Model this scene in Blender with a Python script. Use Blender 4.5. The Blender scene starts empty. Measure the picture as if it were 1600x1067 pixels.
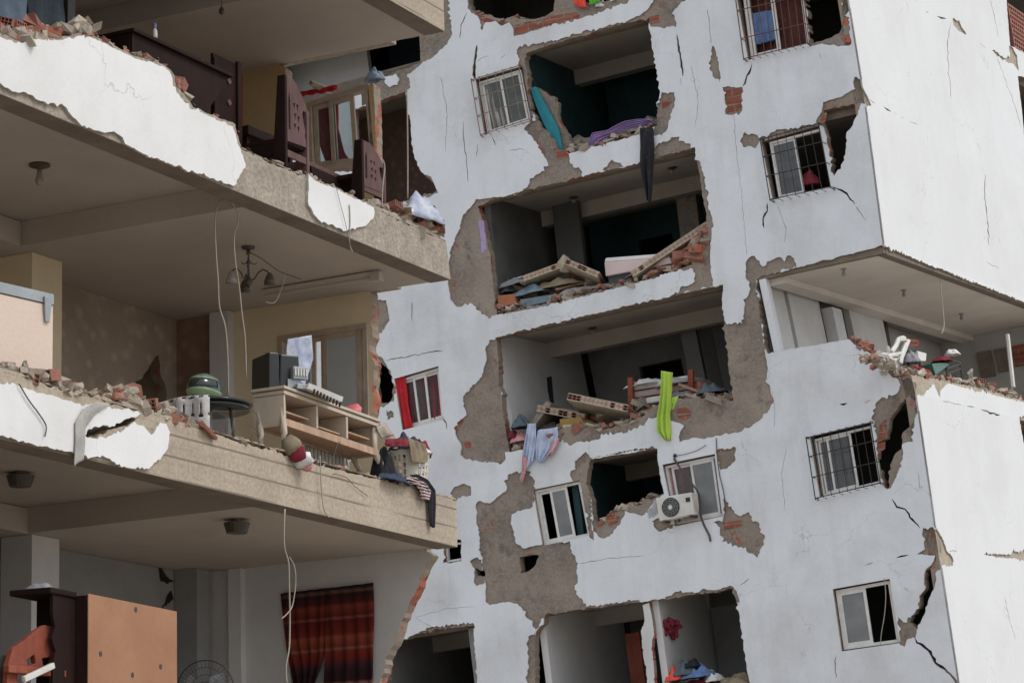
import bpy, math, random
from math import sin, cos, pi, radians
from mathutils import Vector, Matrix, noise
from mathutils.geometry import delaunay_2d_cdt

sc = bpy.context.scene
# ------------------------------------------------------------------ camera
FPX = 4251.820207
CR = Vector((0.462277, -0.886258, -0.029093)); CU = Vector((-0.178917, -0.125358, 0.975845)); CF = Vector((0.868498, 0.445905, 0.216517))
CAM = Vector((-24.868, -13.483, 1.6))
cam = bpy.data.cameras.new('camera'); camo = bpy.data.objects.new('camera', cam); sc.collection.objects.link(camo)
cam.sensor_width = 36; cam.lens = 36 * FPX / 1600; cam.clip_start = .5; cam.clip_end = 3000
camo.matrix_world = Matrix(((CR.x, CU.x, -CF.x, CAM.x), (CR.y, CU.y, -CF.y, CAM.y), (CR.z, CU.z, -CF.z, CAM.z), (0, 0, 0, 1)))
sc.camera = camo
# ------------------------------------------------------------------ world and sun
SUN = Vector((0.05, -0.62, 0.78)).normalized()
w = bpy.data.worlds.new('World'); sc.world = w; w.use_nodes = True
nt = w.node_tree; nt.nodes.clear()
sky = nt.nodes.new('ShaderNodeTexSky'); sky.sky_type = 'NISHITA'; sky.sun_disc = False
sky.sun_elevation = math.asin(SUN.z); sky.sun_rotation = math.atan2(SUN.x, SUN.y)
sky.dust_density = 4.0; sky.air_density = 1.0
bg = nt.nodes.new('ShaderNodeBackground'); bg.inputs[1].default_value = 0.15
hsv = nt.nodes.new('ShaderNodeHueSaturation'); hsv.inputs['Saturation'].default_value = 0.42
out = nt.nodes.new('ShaderNodeOutputWorld')
cl = nt.nodes.new('ShaderNodeMix'); cl.data_type = 'RGBA'; cl.inputs[0].default_value = .78; cl.inputs[7].default_value = (4.2, 4.45, 4.85, 1)   # even cloud cover over most of the sky
nt.links.new(sky.outputs[0], hsv.inputs['Color']); nt.links.new(hsv.outputs[0], cl.inputs[6]); nt.links.new(cl.outputs[2], bg.inputs[0]); nt.links.new(bg.outputs[0], out.inputs[0])
sl = bpy.data.lights.new('sun', 'SUN'); sl.energy = 0.8; sl.angle = radians(14); sl.color = (1.0, .96, .90)
so = bpy.data.objects.new('sun', sl); sc.collection.objects.link(so); so.rotation_euler = SUN.to_track_quat('Z', 'Y').to_euler()
sc.view_settings.view_transform = 'Standard'; sc.view_settings.look = 'None'; sc.view_settings.gamma = 1
sc.view_settings.exposure = 0.66
sc.cycles.max_bounces = 8; sc.cycles.diffuse_bounces = 5

# ------------------------------------------------------------------ materials
MATS = {}
def material(name, col, col2=None, rough=.85, scale=2.0, bump=.15, bscale=30, streak=0, spots=0, spotcol=(.2, .17, .13), metal=0, kind=None, fine=.06):
    m = bpy.data.materials.new(name); m.use_nodes = True; t = m.node_tree; N = t.nodes; Lk = t.links
    b = N['Principled BSDF']; b.inputs['Roughness'].default_value = rough; b.inputs['Metallic'].default_value = metal; b.inputs['Specular IOR Level'].default_value = .12 if name.startswith('wood') else .4
    g = N.new('ShaderNodeNewGeometry')
    def noi(s, d=5, vec=None, r=.6):
        n = N.new('ShaderNodeTexNoise'); n.inputs['Scale'].default_value = s; n.inputs['Detail'].default_value = d; n.inputs['Roughness'].default_value = r
        Lk.new(vec or g.outputs['Position'], n.inputs['Vector']); return n.outputs['Fac']
    def ramp(f, a, c, lo=.35, hi=.65):
        r = N.new('ShaderNodeValToRGB'); r.color_ramp.elements[0].position = lo; r.color_ramp.elements[1].position = hi
        r.color_ramp.elements[0].color = (*a, 1); r.color_ramp.elements[1].color = (*c, 1); Lk.new(f, r.inputs[0]); return r.outputs[0]
    def mix(f, a, c, mode='MIX'):
        x = N.new('ShaderNodeMix'); x.data_type = 'RGBA'; x.blend_type = mode
        if isinstance(f, float): x.inputs[0].default_value = f
        else: Lk.new(f, x.inputs[0])
        for v, s in ((a, 6), (c, 7)):
            if isinstance(v, tuple): x.inputs[s].default_value = (*v, 1)
            else: Lk.new(v, x.inputs[s])
        return x.outputs[2]
    def mp(sx, sy, sz):
        q = N.new('ShaderNodeMapping'); q.inputs['Scale'].default_value = (sx, sy, sz); Lk.new(g.outputs['Position'], q.inputs['Vector']); return q.outputs[0]
    col2 = col2 or tuple(c * .82 for c in col)
    c = ramp(noi(scale), col, col2)
    if fine: c = mix(fine, c, ramp(noi(bscale, 3), (.0,) * 3, (1,) * 3, .3, .7), 'SOFT_LIGHT')
    if streak:
        s = noi(1.0, 4, mp(3.5, 3.5, .22)); c = mix(ramp(s, (0, 0, 0), (streak,) * 3, .5, .78), c, (.42, .39, .33), 'MULTIPLY')
    if spots:
        s = noi(7, 5, mp(1, 1, 1), .7); c = mix(ramp(s, (0, 0, 0), (spots,) * 3, .62, .72), c, spotcol)
    hgt = noi(bscale, 6)
    if kind == 'board':      # formwork board lines in cast concrete
        wv = N.new('ShaderNodeTexWave'); wv.bands_direction = 'Z'; wv.inputs['Scale'].default_value = 1.6; wv.inputs['Distortion'].default_value = .5
        wv.inputs['Detail'].default_value = 2; wv.inputs['Detail Scale'].default_value = .6
        Lk.new(mp(.25, .25, 1), wv.inputs['Vector'])
        l = ramp(wv.outputs['Fac'], (1, 1, 1), (0, 0, 0), .0, .045)
        l2 = mix(ramp(noi(1.1, 2, mp(.35, .35, 3)), (0, 0, 0), (1, 1, 1), .42, .5), (0, 0, 0), l)
        c = mix(l2, c, (.16, .13, .10))
        c = mix(ramp(noi(1.2, 5, mp(.5, .5, 9)), (0, 0, 0), (.5, .5, .5), .5, .7), c, (.27, .22, .165))
    if kind == 'brick':      # red courses with mortar
        br = N.new('ShaderNodeTexBrick'); br.inputs['Scale'].default_value = 1; br.inputs['Brick Width'].default_value = .33; br.inputs['Row Height'].default_value = .16
        br.inputs['Mortar Size'].default_value = .016; br.inputs['Mortar'].default_value = (.27, .23, .19, 1)
        br.inputs['Color1'].default_value = (*col, 1); br.inputs['Color2'].default_value = (*col2, 1)
        sep = N.new('ShaderNodeSeparateXYZ'); Lk.new(g.outputs['Position'], sep.inputs[0]); ad = N.new('ShaderNodeMath'); ad.operation = 'ADD'
        Lk.new(sep.outputs[0], ad.inputs[0]); Lk.new(sep.outputs[1], ad.inputs[1]); cb = N.new('ShaderNodeCombineXYZ'); Lk.new(ad.outputs[0], cb.inputs[0]); Lk.new(sep.outputs[2], cb.inputs[1])
        Lk.new(cb.outputs[0], br.inputs['Vector']); c = mix(.75, c, br.outputs[0])
        wv = noi(1.0, 1, mp(2, 2, 55)); c = mix(ramp(wv, (.0,) * 3, (.5,) * 3, .45, .55), c, (.10, .035, .022))
    if kind == 'broken':     # snapped hollow brick: red clay, mortar and dark cells
        vo = N.new('ShaderNodeTexVoronoi'); vo.inputs['Scale'].default_value = 13; vo.distance = 'CHEBYCHEV'; Lk.new(g.outputs['Position'], vo.inputs['Vector'])
        c = mix(ramp(vo.outputs['Distance'], (.75,) * 3, (0, 0, 0), .16, .27), c, (.035, .016, .012))
        c = mix(ramp(noi(3.2, 4), (0, 0, 0), (1, 1, 1), .45 if name != 'rim' else .38, .50 if name != 'rim' else .46), c, (.26, .215, .17))
    if kind == 'paper':      # wallpaper motif
        vo = N.new('ShaderNodeTexVoronoi'); vo.inputs['Scale'].default_value = 6; vo.feature = 'SMOOTH_F1'; Lk.new(g.outputs['Position'], vo.inputs['Vector'])
        c = mix(ramp(vo.outputs['Distance'], (.5,) * 3, (0, 0, 0), .12, .42), c, tuple(min(1, k * 1.55) for k in col))
    if kind == 'wood':
        wv = noi(1.0, 5, mp(14, 14, 1.6)); c = mix(ramp(wv, (0, 0, 0), (.55,) * 3, .4, .65), c, tuple(k * .5 for k in col))
    if kind == 'stripes':    # woven bands across a curtain
        sep = N.new('ShaderNodeSeparateXYZ'); Lk.new(g.outputs['Position'], sep.inputs[0])
        r = N.new('ShaderNodeValToRGB'); r.color_ramp.interpolation = 'LINEAR'
        mr = N.new('ShaderNodeMapRange'); mr.inputs[1].default_value = 4.2; mr.inputs[2].default_value = 5.45; Lk.new(sep.outputs[2], mr.inputs[0]); Lk.new(mr.outputs[0], r.inputs[0])
        E_ = [(0, (.30, .025, .02)), (.1, (.34, .03, .02)), (.12, (.5, .34, .22)), (.145, (.06, .012, .015)), (.22, (.05, .012, .02)), (.28, (.09, .04, .05)), (.33, (.32, .035, .02)), (.4, (.40, .06, .025)), (.42, (.5, .3, .18)), (.44, (.38, .07, .03)), (.52, (.55, .17, .08)),
              (.55, (.33, .04, .02)), (.66, (.22, .02, .02)), (.68, (.46, .2, .1)), (.7, (.24, .025, .02)), (.78, (.42, .1, .04)), (.81, (.15, .02, .02)), (.88, (.05, .015, .015)), (.905, (.28, .2, .13)), (.93, (.04, .012, .015)), (1, (.045, .012, .015))]
        E_ = [(p_, tuple(v_ * m_ for v_, m_ in zip(k_, (.42, .30, .36)))) for p_, k_ in E_]
        r.color_ramp.elements[0].color = (*E_[0][1], 1); r.color_ramp.elements[1].position = 1; r.color_ramp.elements[1].color = (*E_[-1][1], 1)
        for p, k in E_[1:-1]:
            e = r.color_ramp.elements.new(p); e.color = (*k, 1)
        c = r.outputs[0]
    if kind == 'bands':      # striped sheets and throws: bands at the fine scale
        wv = N.new('ShaderNodeTexWave'); wv.bands_direction = 'Z'; wv.inputs['Scale'].default_value = scale * 2; wv.inputs['Distortion'].default_value = 1.2
        Lk.new(g.outputs['Position'], wv.inputs['Vector']); c = ramp(wv.outputs['Fac'], col, col2, .45, .55)
    if kind == 'render':     # painted render: dust, damp runs and hairline crazing
        vo = N.new('ShaderNodeTexVoronoi'); vo.feature = 'DISTANCE_TO_EDGE'; vo.inputs['Scale'].default_value = .55
        nz = N.new('ShaderNodeTexNoise'); nz.inputs['Scale'].default_value = 1.6; nz.inputs['Detail'].default_value = 6; Lk.new(g.outputs['Position'], nz.inputs['Vector'])
        ps = N.new('ShaderNodeVectorMath'); ps.operation = 'MULTIPLY_ADD'; ps.inputs[1].default_value = (.9, .9, .9); Lk.new(nz.outputs['Color'], ps.inputs[0]); Lk.new(g.outputs['Position'], ps.inputs[2]); Lk.new(ps.outputs[0], vo.inputs['Vector'])
        hair = ramp(vo.outputs['Distance'], (1, 1, 1), (0, 0, 0), .0, .0035); msk = ramp(noi(.8, 2), (0, 0, 0), (.5, .5, .5), .50, .60)
        c = mix(mix(msk, (0, 0, 0), hair), c, (.22, .21, .20))
        c = mix(ramp(noi(.45, 6, None, .65), (0, 0, 0), (.42 if name == 'plaster' else .16,) * 3, .48, .72), c, (.55, .53, .49), 'MULTIPLY')
        c = mix(ramp(noi(26, 3, None, .8), (0, 0, 0), (.35,) * 3, .66, .72), c, (.38, .35, .31))
    if kind == 'mortar':     # scratch coat with brick ghosting through where it has come away
        br = N.new('ShaderNodeTexBrick'); br.inputs['Scale'].default_value = 1; br.inputs['Brick Width'].default_value = .36; br.inputs['Row Height'].default_value = .19
        br.inputs['Mortar Size'].default_value = .02; br.inputs['Mortar'].default_value = (.24, .20, .17, 1); br.inputs['Color1'].default_value = (.27, .12, .08, 1); br.inputs['Color2'].default_value = (.21, .10, .07, 1)
        sep = N.new('ShaderNodeSeparateXYZ'); Lk.new(g.outputs['Position'], sep.inputs[0]); ad = N.new('ShaderNodeMath'); ad.operation = 'ADD'
        Lk.new(sep.outputs[0], ad.inputs[0]); Lk.new(sep.outputs[1], ad.inputs[1]); cb = N.new('ShaderNodeCombineXYZ'); Lk.new(ad.outputs[0], cb.inputs[0]); Lk.new(sep.outputs[2], cb.inputs[1]); Lk.new(cb.outputs[0], br.inputs['Vector'])
        c = mix(ramp(noi(.75, 5), (0, 0, 0), (1, 1, 1), .42, .66), c, (.30, .25, .205)); c = mix(ramp(noi(2.6, 6, None, .7), (0, 0, 0), (.8, .8, .8), .56, .66), c, (.135, .11, .095))
        c = mix(ramp(noi(1.15, 7, None, .75), (0, 0, 0), (.85, .85, .85), .60, .64), c, br.outputs[0])
        h1 = N.new('ShaderNodeMath'); h1.operation = 'MULTIPLY_ADD'; h1.inputs[1].default_value = 2.5; Lk.new(noi(3.5, 6), h1.inputs[0]); Lk.new(hgt, h1.inputs[2]); hgt = h1.outputs[0]
    Lk.new(c, b.inputs['Base Color'])
    if bump:
        bp = N.new('ShaderNodeBump'); bp.inputs['Strength'].default_value = bump; bp.inputs['Distance'].default_value = .02 if kind != 'mortar' else .05
        Lk.new(hgt, bp.inputs['Height']); Lk.new(bp.outputs[0], b.inputs['Normal'])
    MATS[name] = m; return m
def glass(name, col, dif=.35, rough=.08):
    m = bpy.data.materials.new(name); m.use_nodes = True; N = m.node_tree.nodes; Lk = m.node_tree.links; N.clear()
    o = N.new('ShaderNodeOutputMaterial'); tr = N.new('ShaderNodeBsdfTransparent'); tr.inputs[0].default_value = (.75, .8, .8, 1)
    b = N.new('ShaderNodeBsdfPrincipled'); b.inputs['Base Color'].default_value = (*col, 1); b.inputs['Roughness'].default_value = rough
    x = N.new('ShaderNodeMixShader'); n = N.new('ShaderNodeTexNoise'); n.inputs['Scale'].default_value = 2.2; n.inputs['Detail'].default_value = 5
    g = N.new('ShaderNodeNewGeometry'); Lk.new(g.outputs['Position'], n.inputs['Vector'])
    mr = N.new('ShaderNodeMapRange'); mr.inputs[1].default_value = .35; mr.inputs[2].default_value = .7; mr.inputs[3].default_value = dif; mr.inputs[4].default_value = min(1, dif + (.35 if dif > .3 else .14))
    Lk.new(n.outputs['Fac'], mr.inputs[0]); Lk.new(mr.outputs[0], x.inputs[0]); Lk.new(tr.outputs[0], x.inputs[1]); Lk.new(b.outputs[0], x.inputs[2]); Lk.new(x.outputs[0], o.inputs[0])
    MATS[name] = m; return m
mt = material
mt('plaster', (.68, .705, .735), (.625, .645, .67), kind='render', streak=.14, bump=.10, bscale=22, scale=.7, spots=.06, spotcol=(.42, .36, .27), fine=.1)
mt('plaster_side', (.665, .675, .68), (.64, .648, .65), kind='render', streak=.05, bump=.08, bscale=22, scale=.5, spots=.05, spotcol=(.5, .46, .38), fine=.08)
mt('plaster_near', (.72, .72, .71), (.66, .66, .645), kind='render', streak=.06, bump=.10, bscale=30, scale=.9, spots=.08, spotcol=(.45, .4, .32))
mt('plaster_edge', (.50, .48, .45), (.36, .33, .29), bump=.5, bscale=30, scale=9)
mt('mortar', (.245, .205, .17), (.19, .158, .13), scale=1.6, kind='mortar', bump=.5, bscale=18, spots=.25, spotcol=(.33, .29, .25), fine=.3)
mt('mortar_light', (.42, .36, .28), (.33, .28, .215), scale=3, bump=.5, bscale=18, fine=.3)
mt('concrete', (.42, .35, .27), (.34, .28, .215), scale=1.3, bump=.3, bscale=26, spots=.3, spotcol=(.2, .165, .13), kind='board', fine=.3)
mt('concrete_rough', (.37, .32, .26), (.27, .23, .185), scale=4, bump=1.0, bscale=22, spots=.5, spotcol=(.15, .125, .10), fine=.35)
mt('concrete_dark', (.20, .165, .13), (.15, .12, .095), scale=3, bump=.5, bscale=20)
mt('brick', (.33, .105, .065), (.25, .08, .05), kind='brick', bump=.5, bscale=20, rough=.95)
mt('broken_brick', (.40, .13, .075), (.27, .085, .055), kind='broken', bump=1.0, bscale=14, scale=6)
mt('rim', (.34, .13, .085), (.25, .09, .06), kind='broken', bump=1.0, bscale=14, scale=6)
mt('clay', (.32, .135, .095), (.23, .098, .07), bump=.6, bscale=40, scale=8, spots=.75, spotcol=(.33, .28, .23))
mt('ceiling_near', (.46, .405, .355), (.39, .345, .30), scale=.9, bump=.08, spots=.1, spotcol=(.25, .2, .16))
mt('ceiling_far', (.46, .42, .37), (.36, .325, .28), scale=.7, bump=.1, spots=.15, spotcol=(.28, .24, .2))
mt('ceiling_corner', (.68, .64, .59), (.60, .56, .51), scale=.7, bump=.1, spots=.1)
mt('wall_white', (.60, .595, .585), (.50, .495, .485), scale=.8, bump=.1, spots=.15, spotcol=(.36, .34, .3))
mt('wall_grey', (.27, .27, .265), (.19, .19, .185), scale=.8, bump=.1)
mt('wall_pale', (.45, .44, .42), (.37, .36, .345), scale=.8, bump=.1, spots=.15)
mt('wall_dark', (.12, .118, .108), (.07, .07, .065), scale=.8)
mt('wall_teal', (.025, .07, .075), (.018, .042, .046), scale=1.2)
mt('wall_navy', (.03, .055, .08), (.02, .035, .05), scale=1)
mt('wall_mustard', (.50, .36, .19), (.42, .30, .155), scale=1)
mt('wall_yellow', (.70, .59, .41), (.62, .52, .35), scale=1, spots=.1)
mt('wall_paper', (.34, .27, .21), (.27, .215, .165), kind='paper', scale=1.5, bump=.2)
mt('wall_brown', (.24, .15, .11), (.18, .11, .08), kind='paper', scale=1.5)
mt('wall_orange', (.60, .13, .03), (.5, .1, .03))
mt('teal_paint', (.02, .23, .28), (.02, .17, .21), scale=4, bump=.3, spots=.15, spotcol=(.3, .35, .3))
mt('lilac_paint', (.38, .30, .48), (.30, .24, .40), scale=4)
mt('white_frame', (.66, .65, .63), (.55, .54, .51), rough=.5, scale=6, bump=.03, spots=.2, spotcol=(.35, .31, .26))
mt('beige_frame', (.44, .35, .27), (.36, .28, .21), rough=.5, scale=6, bump=.03)
mt('bronze_frame', (.30, .23, .18), (.24, .18, .14), rough=.5, scale=6, bump=.03)
mt('iron_black', (.018, .018, .02), (.03, .022, .018), rough=.5, bump=.05)
mt('iron_rust', (.14, .055, .04), (.09, .05, .045), rough=.8)
mt('iron_white', (.27, .18, .15), (.18, .11, .09), rough=.6, scale=12)
glass('pane_dark', (.13, .135, .14), .45)
glass('pane_frost', (.42, .44, .43), .8, .3)
glass('pane_clear', (.20, .21, .21), .10, .2)
glass('pane_dust', (.20, .21, .21), .7, .35)
def cloth_mat(n, c, c2=None, **k): return mt(n, c, c2 or tuple(v * .7 for v in c), rough=.95, scale=k.pop('scale', 5), bump=.4, bscale=26, spots=.35, spotcol=(.30, .27, .23), **k)
for n, c in (('cloth_red', (.52, .02, .03)), ('cloth_black', (.018, .018, .024)), ('cloth_denim', (.035, .05, .085)), ('cloth_blue', (.12, .20, .38)), ('cloth_lightblue', (.52, .60, .78)), ('cloth_pink', (.62, .30, .30)),
             ('cloth_purple', (.30, .21, .42)), ('cloth_lime', (.36, .52, .09)), ('cloth_white', (.68, .67, .66)), ('cloth_grey', (.25, .25, .27)), ('cloth_green', (.12, .42, .05)), ('cloth_maroon', (.20, .02, .035)),
             ('cloth_coral', (.85, .10, .06)), ('cloth_khaki', (.25, .20, .13)), ('cloth_net', (.42, .40, .37)), ('cloth_greyblue', (.18, .25, .29)), ('cloth_sky', (.30, .38, .50)), ('cloth_slate', (.10, .13, .15)), ('cloth_brown', (.11, .04, .032))): cloth_mat(n, c)
mt('cloth_lime', (.42, .60, .09), (.36, .52, .07), rough=.9, scale=3, bump=.2, bscale=40)
mt('cloth_crimson', (.34, .03, .05), (.22, .02, .035), rough=.9, scale=4)
cloth_mat('cloth_stripes', (1, 1, 1), kind='stripes')
cloth_mat('cloth_banded', (.60, .52, .48), (.22, .10, .09), kind='bands', scale=9)
cloth_mat('cloth_printed', (.55, .50, .47), (.14, .04, .06), kind='bands', scale=5)
mt('wood_dark', (.026, .012, .010), (.016, .008, .007), rough=.75, kind='wood', bump=.1)
mt('wood_carved', (.15, .088, .080), (.10, .058, .052), rough=.65, kind='wood', bump=.15)
mt('wood_orange', (.35, .185, .105), (.30, .15, .085), rough=.6, scale=1.5, bump=.05, spots=.3, spotcol=(.35, .13, .07))
mt('wood_red', (.30, .085, .05), (.20, .055, .035), rough=.5, kind='wood')
mt('wood_raw', (.52, .36, .26), (.44, .29, .20), rough=.7, kind='wood')
mt('cream_lacquer', (.50, .42, .33), (.43, .36, .28), rough=.5, scale=4, spots=.25, spotcol=(.30, .21, .15))
mt('cream_panel', (.66, .53, .43), (.62, .49, .40), rough=.5, scale=1)
mt('metal_grey', (.35, .37, .38), (.27, .29, .30), rough=.4, metal=.3)
mt('plastic_black', (.014, .015, .014), (.02, .02, .02), rough=.35, bump=.02)
mt('plastic_white', (.62, .60, .56), (.54, .52, .48), rough=.45, bump=.02, scale=5)
mt('plastic_basket', (.60, .56, .46), (.55, .51, .42), rough=.45, bump=0)
mt('plastic_blue', (.05, .10, .42), (.35, .4, .6), rough=.4, scale=14)
mt('bag_film', (.50, .52, .56), (.22, .25, .36), rough=.25, scale=5, bump=.3, bscale=12)
mt('plastic_pink', (.60, .15, .15), (.5, .12, .12), rough=.5)
mt('orange_box', (.38, .15, .07), (.30, .11, .05), rough=.8)
mt('yellow_box', (.40, .25, .06), (.3, .18, .05), rough=.8)
mt('table_black', (.02, .024, .024), (.03, .035, .035), rough=.12, bump=0)
mt('helmet_shell', (.16, .22, .22), (.05, .07, .08), rough=.25, scale=7, bump=0)
mt('helmet_green', (.26, .33, .16), (.14, .20, .12), rough=.3, bump=0)
mt('crochet', (.55, .52, .50), (.42, .40, .40), rough=.95, scale=20)
mt('cable', (.38, .34, .29), (.28, .25, .2), rough=.7, bump=0)
mt('cable_dark', (.06, .05, .05), (.09, .08, .07), rough=.7, bump=0)
mt('lamp_dark', (.055, .045, .035), (.09, .07, .05), rough=.4, bump=.05)
mt('lamp_bulb', (.32, .29, .26), (.26, .24, .21), rough=.3, bump=0)
mt('picture', (.5, .47, .43), (.06, .045, .04), kind='paper', scale=7)
mt('green_top', (.03, .12, .07), (.02, .08, .05), rough=.4)
mt('dust', (.38, .33, .27), (.30, .25, .20), scale=6, bump=.8, bscale=18)
mt('foam', (.72, .70, .69), (.62, .58, .56), rough=.9)
mt('foam_pink', (.62, .50, .48), (.55, .44, .42), rough=.9)
mt('ground_mat', (.38, .33, .275), (.30, .26, .215), scale=.3, bump=.4, bscale=8)
mt('bark', (.07, .05, .035))

# ------------------------------------------------------------------ frames
def ray(x, y):
    return (CR * (x - 800) - CU * (y - 533.5) + CF * FPX) / FPX
class Fr:
    def __init__(s, O, A, drift=None): s.O, s.A, s.drift = Vector(O), [Vector(a) for a in A], drift
    def d(s, z):
        if not s.drift: return Vector((0, 0, 0))
        D = s.drift
        if z >= D[0][0]: k = D[0][1]
        elif z <= D[-1][0]: k = D[-1][1]
        else:
            for (z0, a), (z1, b) in zip(D, D[1:]):
                if z1 <= z <= z0: k = a + (b - a) * (z0 - z) / (z0 - z1); break
        return Vector((.455, -.890, 0)) * k
    def w(s, p):
        p = Vector(p) + s.d(p[2]); return s.O + s.A[0] * p.x + s.A[1] * p.y + s.A[2] * p.z
    def hit(s, ax, val, x, y):
        r = ray(x, y); R = Vector((r.dot(a) for a in s.A)); c0 = CAM - s.O; C0 = Vector((c0.dot(a) for a in s.A)); p = Vector((0, 0, 0)); z = None
        for i in range(12 if s.drift else 1):
            q = C0 - (s.d(z) if z is not None else Vector((0, 0, 0))); t = (val - q[ax]) / R[ax]; p = q + R * t
            z = p.z if z is None else .5 * (z + p.z)
        return p
L = Fr((0, 0, 0), ((1, 0, 0), (0, 1, 0), (0, 0, 1)))
MA = ((0.996172, 0.004512, 0.0873), (0.001177, 0.997884, -0.065005), (-0.087408, 0.064859, 0.994059))
MO = CAM + ray(1378, 385) * 51.8
def _drift():
    # each storey slid a little on the one below: offsets measured along the broken corner
    base = Fr(MO, MA); out = []
    for px, py in ((1326, 11), (1353, 178), (1380, 385), (1431, 622), (1460, 823), (1497, 1067)):
        p = base.hit(1, 0, px, py); z = p.z
        o = base.w((0, 0, z)); d = o - CAM; X = 800 + FPX * d.dot(CR) / d.dot(CF); Y = 533.5 - FPX * d.dot(CU) / d.dot(CF)
        out.append((z, (px + (Y - py) * .1 - X) * d.dot(CF) / FPX / 1.0))
    return sorted(out, reverse=True)
M = Fr(MO, MA, _drift())

# ------------------------------------------------------------------ objects
WL = {}
def reg(o, loc, parent):
    WL[o] = Vector(loc); sc.collection.objects.link(o)
    if parent is not None: o.parent = parent; o.location = WL[o] - WL[parent]
    else: o.location = loc
def thing(name, label, cat, loc, group=None):
    o = bpy.data.objects.new(name, None); o.empty_display_size = .3; reg(o, loc, None); tag(o, label, cat, group); return o
def tag(o, label, cat=None, group=None, kind=None):
    if label: o['label'] = label
    if cat: o['category'] = cat
    if group: o['group'] = group
    if kind: o['kind'] = kind
    return o
RN = random.Random(7)
class MB:
    def __init__(s, fr=None): s.V, s.F, s.I, s.fr = [], [], [], fr
    def add(s, V, F, mi=0):
        n = len(s.V); s.V += [Vector(v) for v in V]; s.F += [tuple(i + n for i in f) for f in F]; s.I += [mi] * len(F); return s
    def hexa(s, P, mi=0):  # P: bottom 4, top 4
        return s.add(P, [(3, 2, 1, 0), (4, 5, 6, 7), (0, 1, 5, 4), (1, 2, 6, 5), (2, 3, 7, 6), (3, 0, 4, 7)], mi)
    def box(s, x0, y0, z0, x1, y1, z1, mi=0):
        return s.hexa([(x0, y0, z0), (x1, y0, z0), (x1, y1, z0), (x0, y1, z0), (x0, y0, z1), (x1, y0, z1), (x1, y1, z1), (x0, y1, z1)], mi)
    def rbox(s, c, sz, rot=(0, 0, 0), mi=0):
        R = Matrix.Rotation(rot[2], 3, 'Z') @ Matrix.Rotation(rot[1], 3, 'Y') @ Matrix.Rotation(rot[0], 3, 'X'); c = Vector(c); a, b, d = [k / 2 for k in sz]
        return s.hexa([c + R @ Vector(q) for q in ((-a, -b, -d), (a, -b, -d), (a, b, -d), (-a, b, -d), (-a, -b, d), (a, -b, d), (a, b, d), (-a, b, d))], mi)
    def tube(s, path, r, seg=6, mi=0, caps=True):
        P = [Vector(p) for p in path]; n = len(P); V = []; up = Vector((.13, .31, .94)).normalized()
        for i, p in enumerate(P):
            t = (P[min(i + 1, n - 1)] - P[max(i - 1, 0)]).normalized()
            a = t.cross(up)
            if a.length < .05: a = t.cross(Vector((1, 0, 0)))
            a.normalize(); b = t.cross(a); rr = r[i] if isinstance(r, (list, tuple)) else r
            V += [p + (a * cos(2 * pi * k / seg) + b * sin(2 * pi * k / seg)) * rr for k in range(seg)]
        F = [(i * seg + k, i * seg + (k + 1) % seg, (i + 1) * seg + (k + 1) % seg, (i + 1) * seg + k) for i in range(n - 1) for k in range(seg)]
        if caps: F += [tuple(range(seg))[::-1], tuple((n - 1) * seg + k for k in range(seg))]
        return s.add(V, F, mi)
    def lathe(s, c, prof, seg=20, mi=0, ax=None):
        c = Vector(c); A = ax or (Vector((1, 0, 0)), Vector((0, 1, 0)), Vector((0, 0, 1))); V = []
        for r, h in prof: V += [c + A[0] * r * cos(2 * pi * k / seg) + A[1] * r * sin(2 * pi * k / seg) + A[2] * h for k in range(seg)]
        n = len(prof)
        return s.add(V, [(i * seg + k, i * seg + (k + 1) % seg, (i + 1) * seg + (k + 1) % seg, (i + 1) * seg + k) for i in range(n - 1) for k in range(seg)] + [tuple(range(seg))[::-1], tuple((n - 1) * seg + k for k in range(seg))], mi)
    def sheet(s, f, nu, nv, mi=0):
        V = [f(i / nu, j / nv) for j in range(nv + 1) for i in range(nu + 1)]
        return s.add(V, [(j * (nu + 1) + i, j * (nu + 1) + i + 1, (j + 1) * (nu + 1) + i + 1, (j + 1) * (nu + 1) + i) for j in range(nv) for i in range(nu)], mi)
    def rock(s, c, r, sz=(1, 1, 1), rnd=RN, mi=0, sub=1):
        import bmesh
        bm = bmesh.new()
        if sub == 0: bmesh.ops.create_cube(bm, size=1.5)
        else: bmesh.ops.create_icosphere(bm, subdivisions=sub, radius=1)
        R = Matrix.Rotation(rnd.uniform(0, 6.3), 3, 'Z') @ Matrix.Rotation(rnd.uniform(-.6, .6), 3, 'X') @ Matrix.Rotation(rnd.uniform(-.6, .6), 3, 'Y')
        o = Vector((rnd.uniform(-50, 50),) * 3); V = []
        for v in bm.verts:
            q = v.co * (1 + .45 * noise.noise(v.co * 1.7 + o)) if sub else v.co + Vector([rnd.uniform(-.3, .3) for _ in range(3)])
            V.append(Vector(c) + R @ Vector((q.x * sz[0] * r, q.y * sz[1] * r, q.z * sz[2] * r)))
        F = [tuple(v.index for v in f.verts) for f in bm.faces]; bm.free(); return s.add(V, F, mi)
    def build(s, name, mats, parent=None, smooth=False, solid=0, bevel=0, sub=0):
        V = [s.fr.w(v) for v in s.V] if s.fr else s.V
        lo = Vector([min(v[i] for v in V) for i in range(3)]); hi = Vector([max(v[i] for v in V) for i in range(3)])
        org = Vector(((lo.x + hi.x) / 2, (lo.y + hi.y) / 2, lo.z))
        me = bpy.data.meshes.new(name); me.from_pydata([v - org for v in V], [], s.F); me.update()
        for m in (mats if isinstance(mats, (list, tuple)) else [mats]): me.materials.append(MATS[m])
        me.polygons.foreach_set('material_index', s.I)
        if smooth: me.polygons.foreach_set('use_smooth', [True] * len(s.F))
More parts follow.
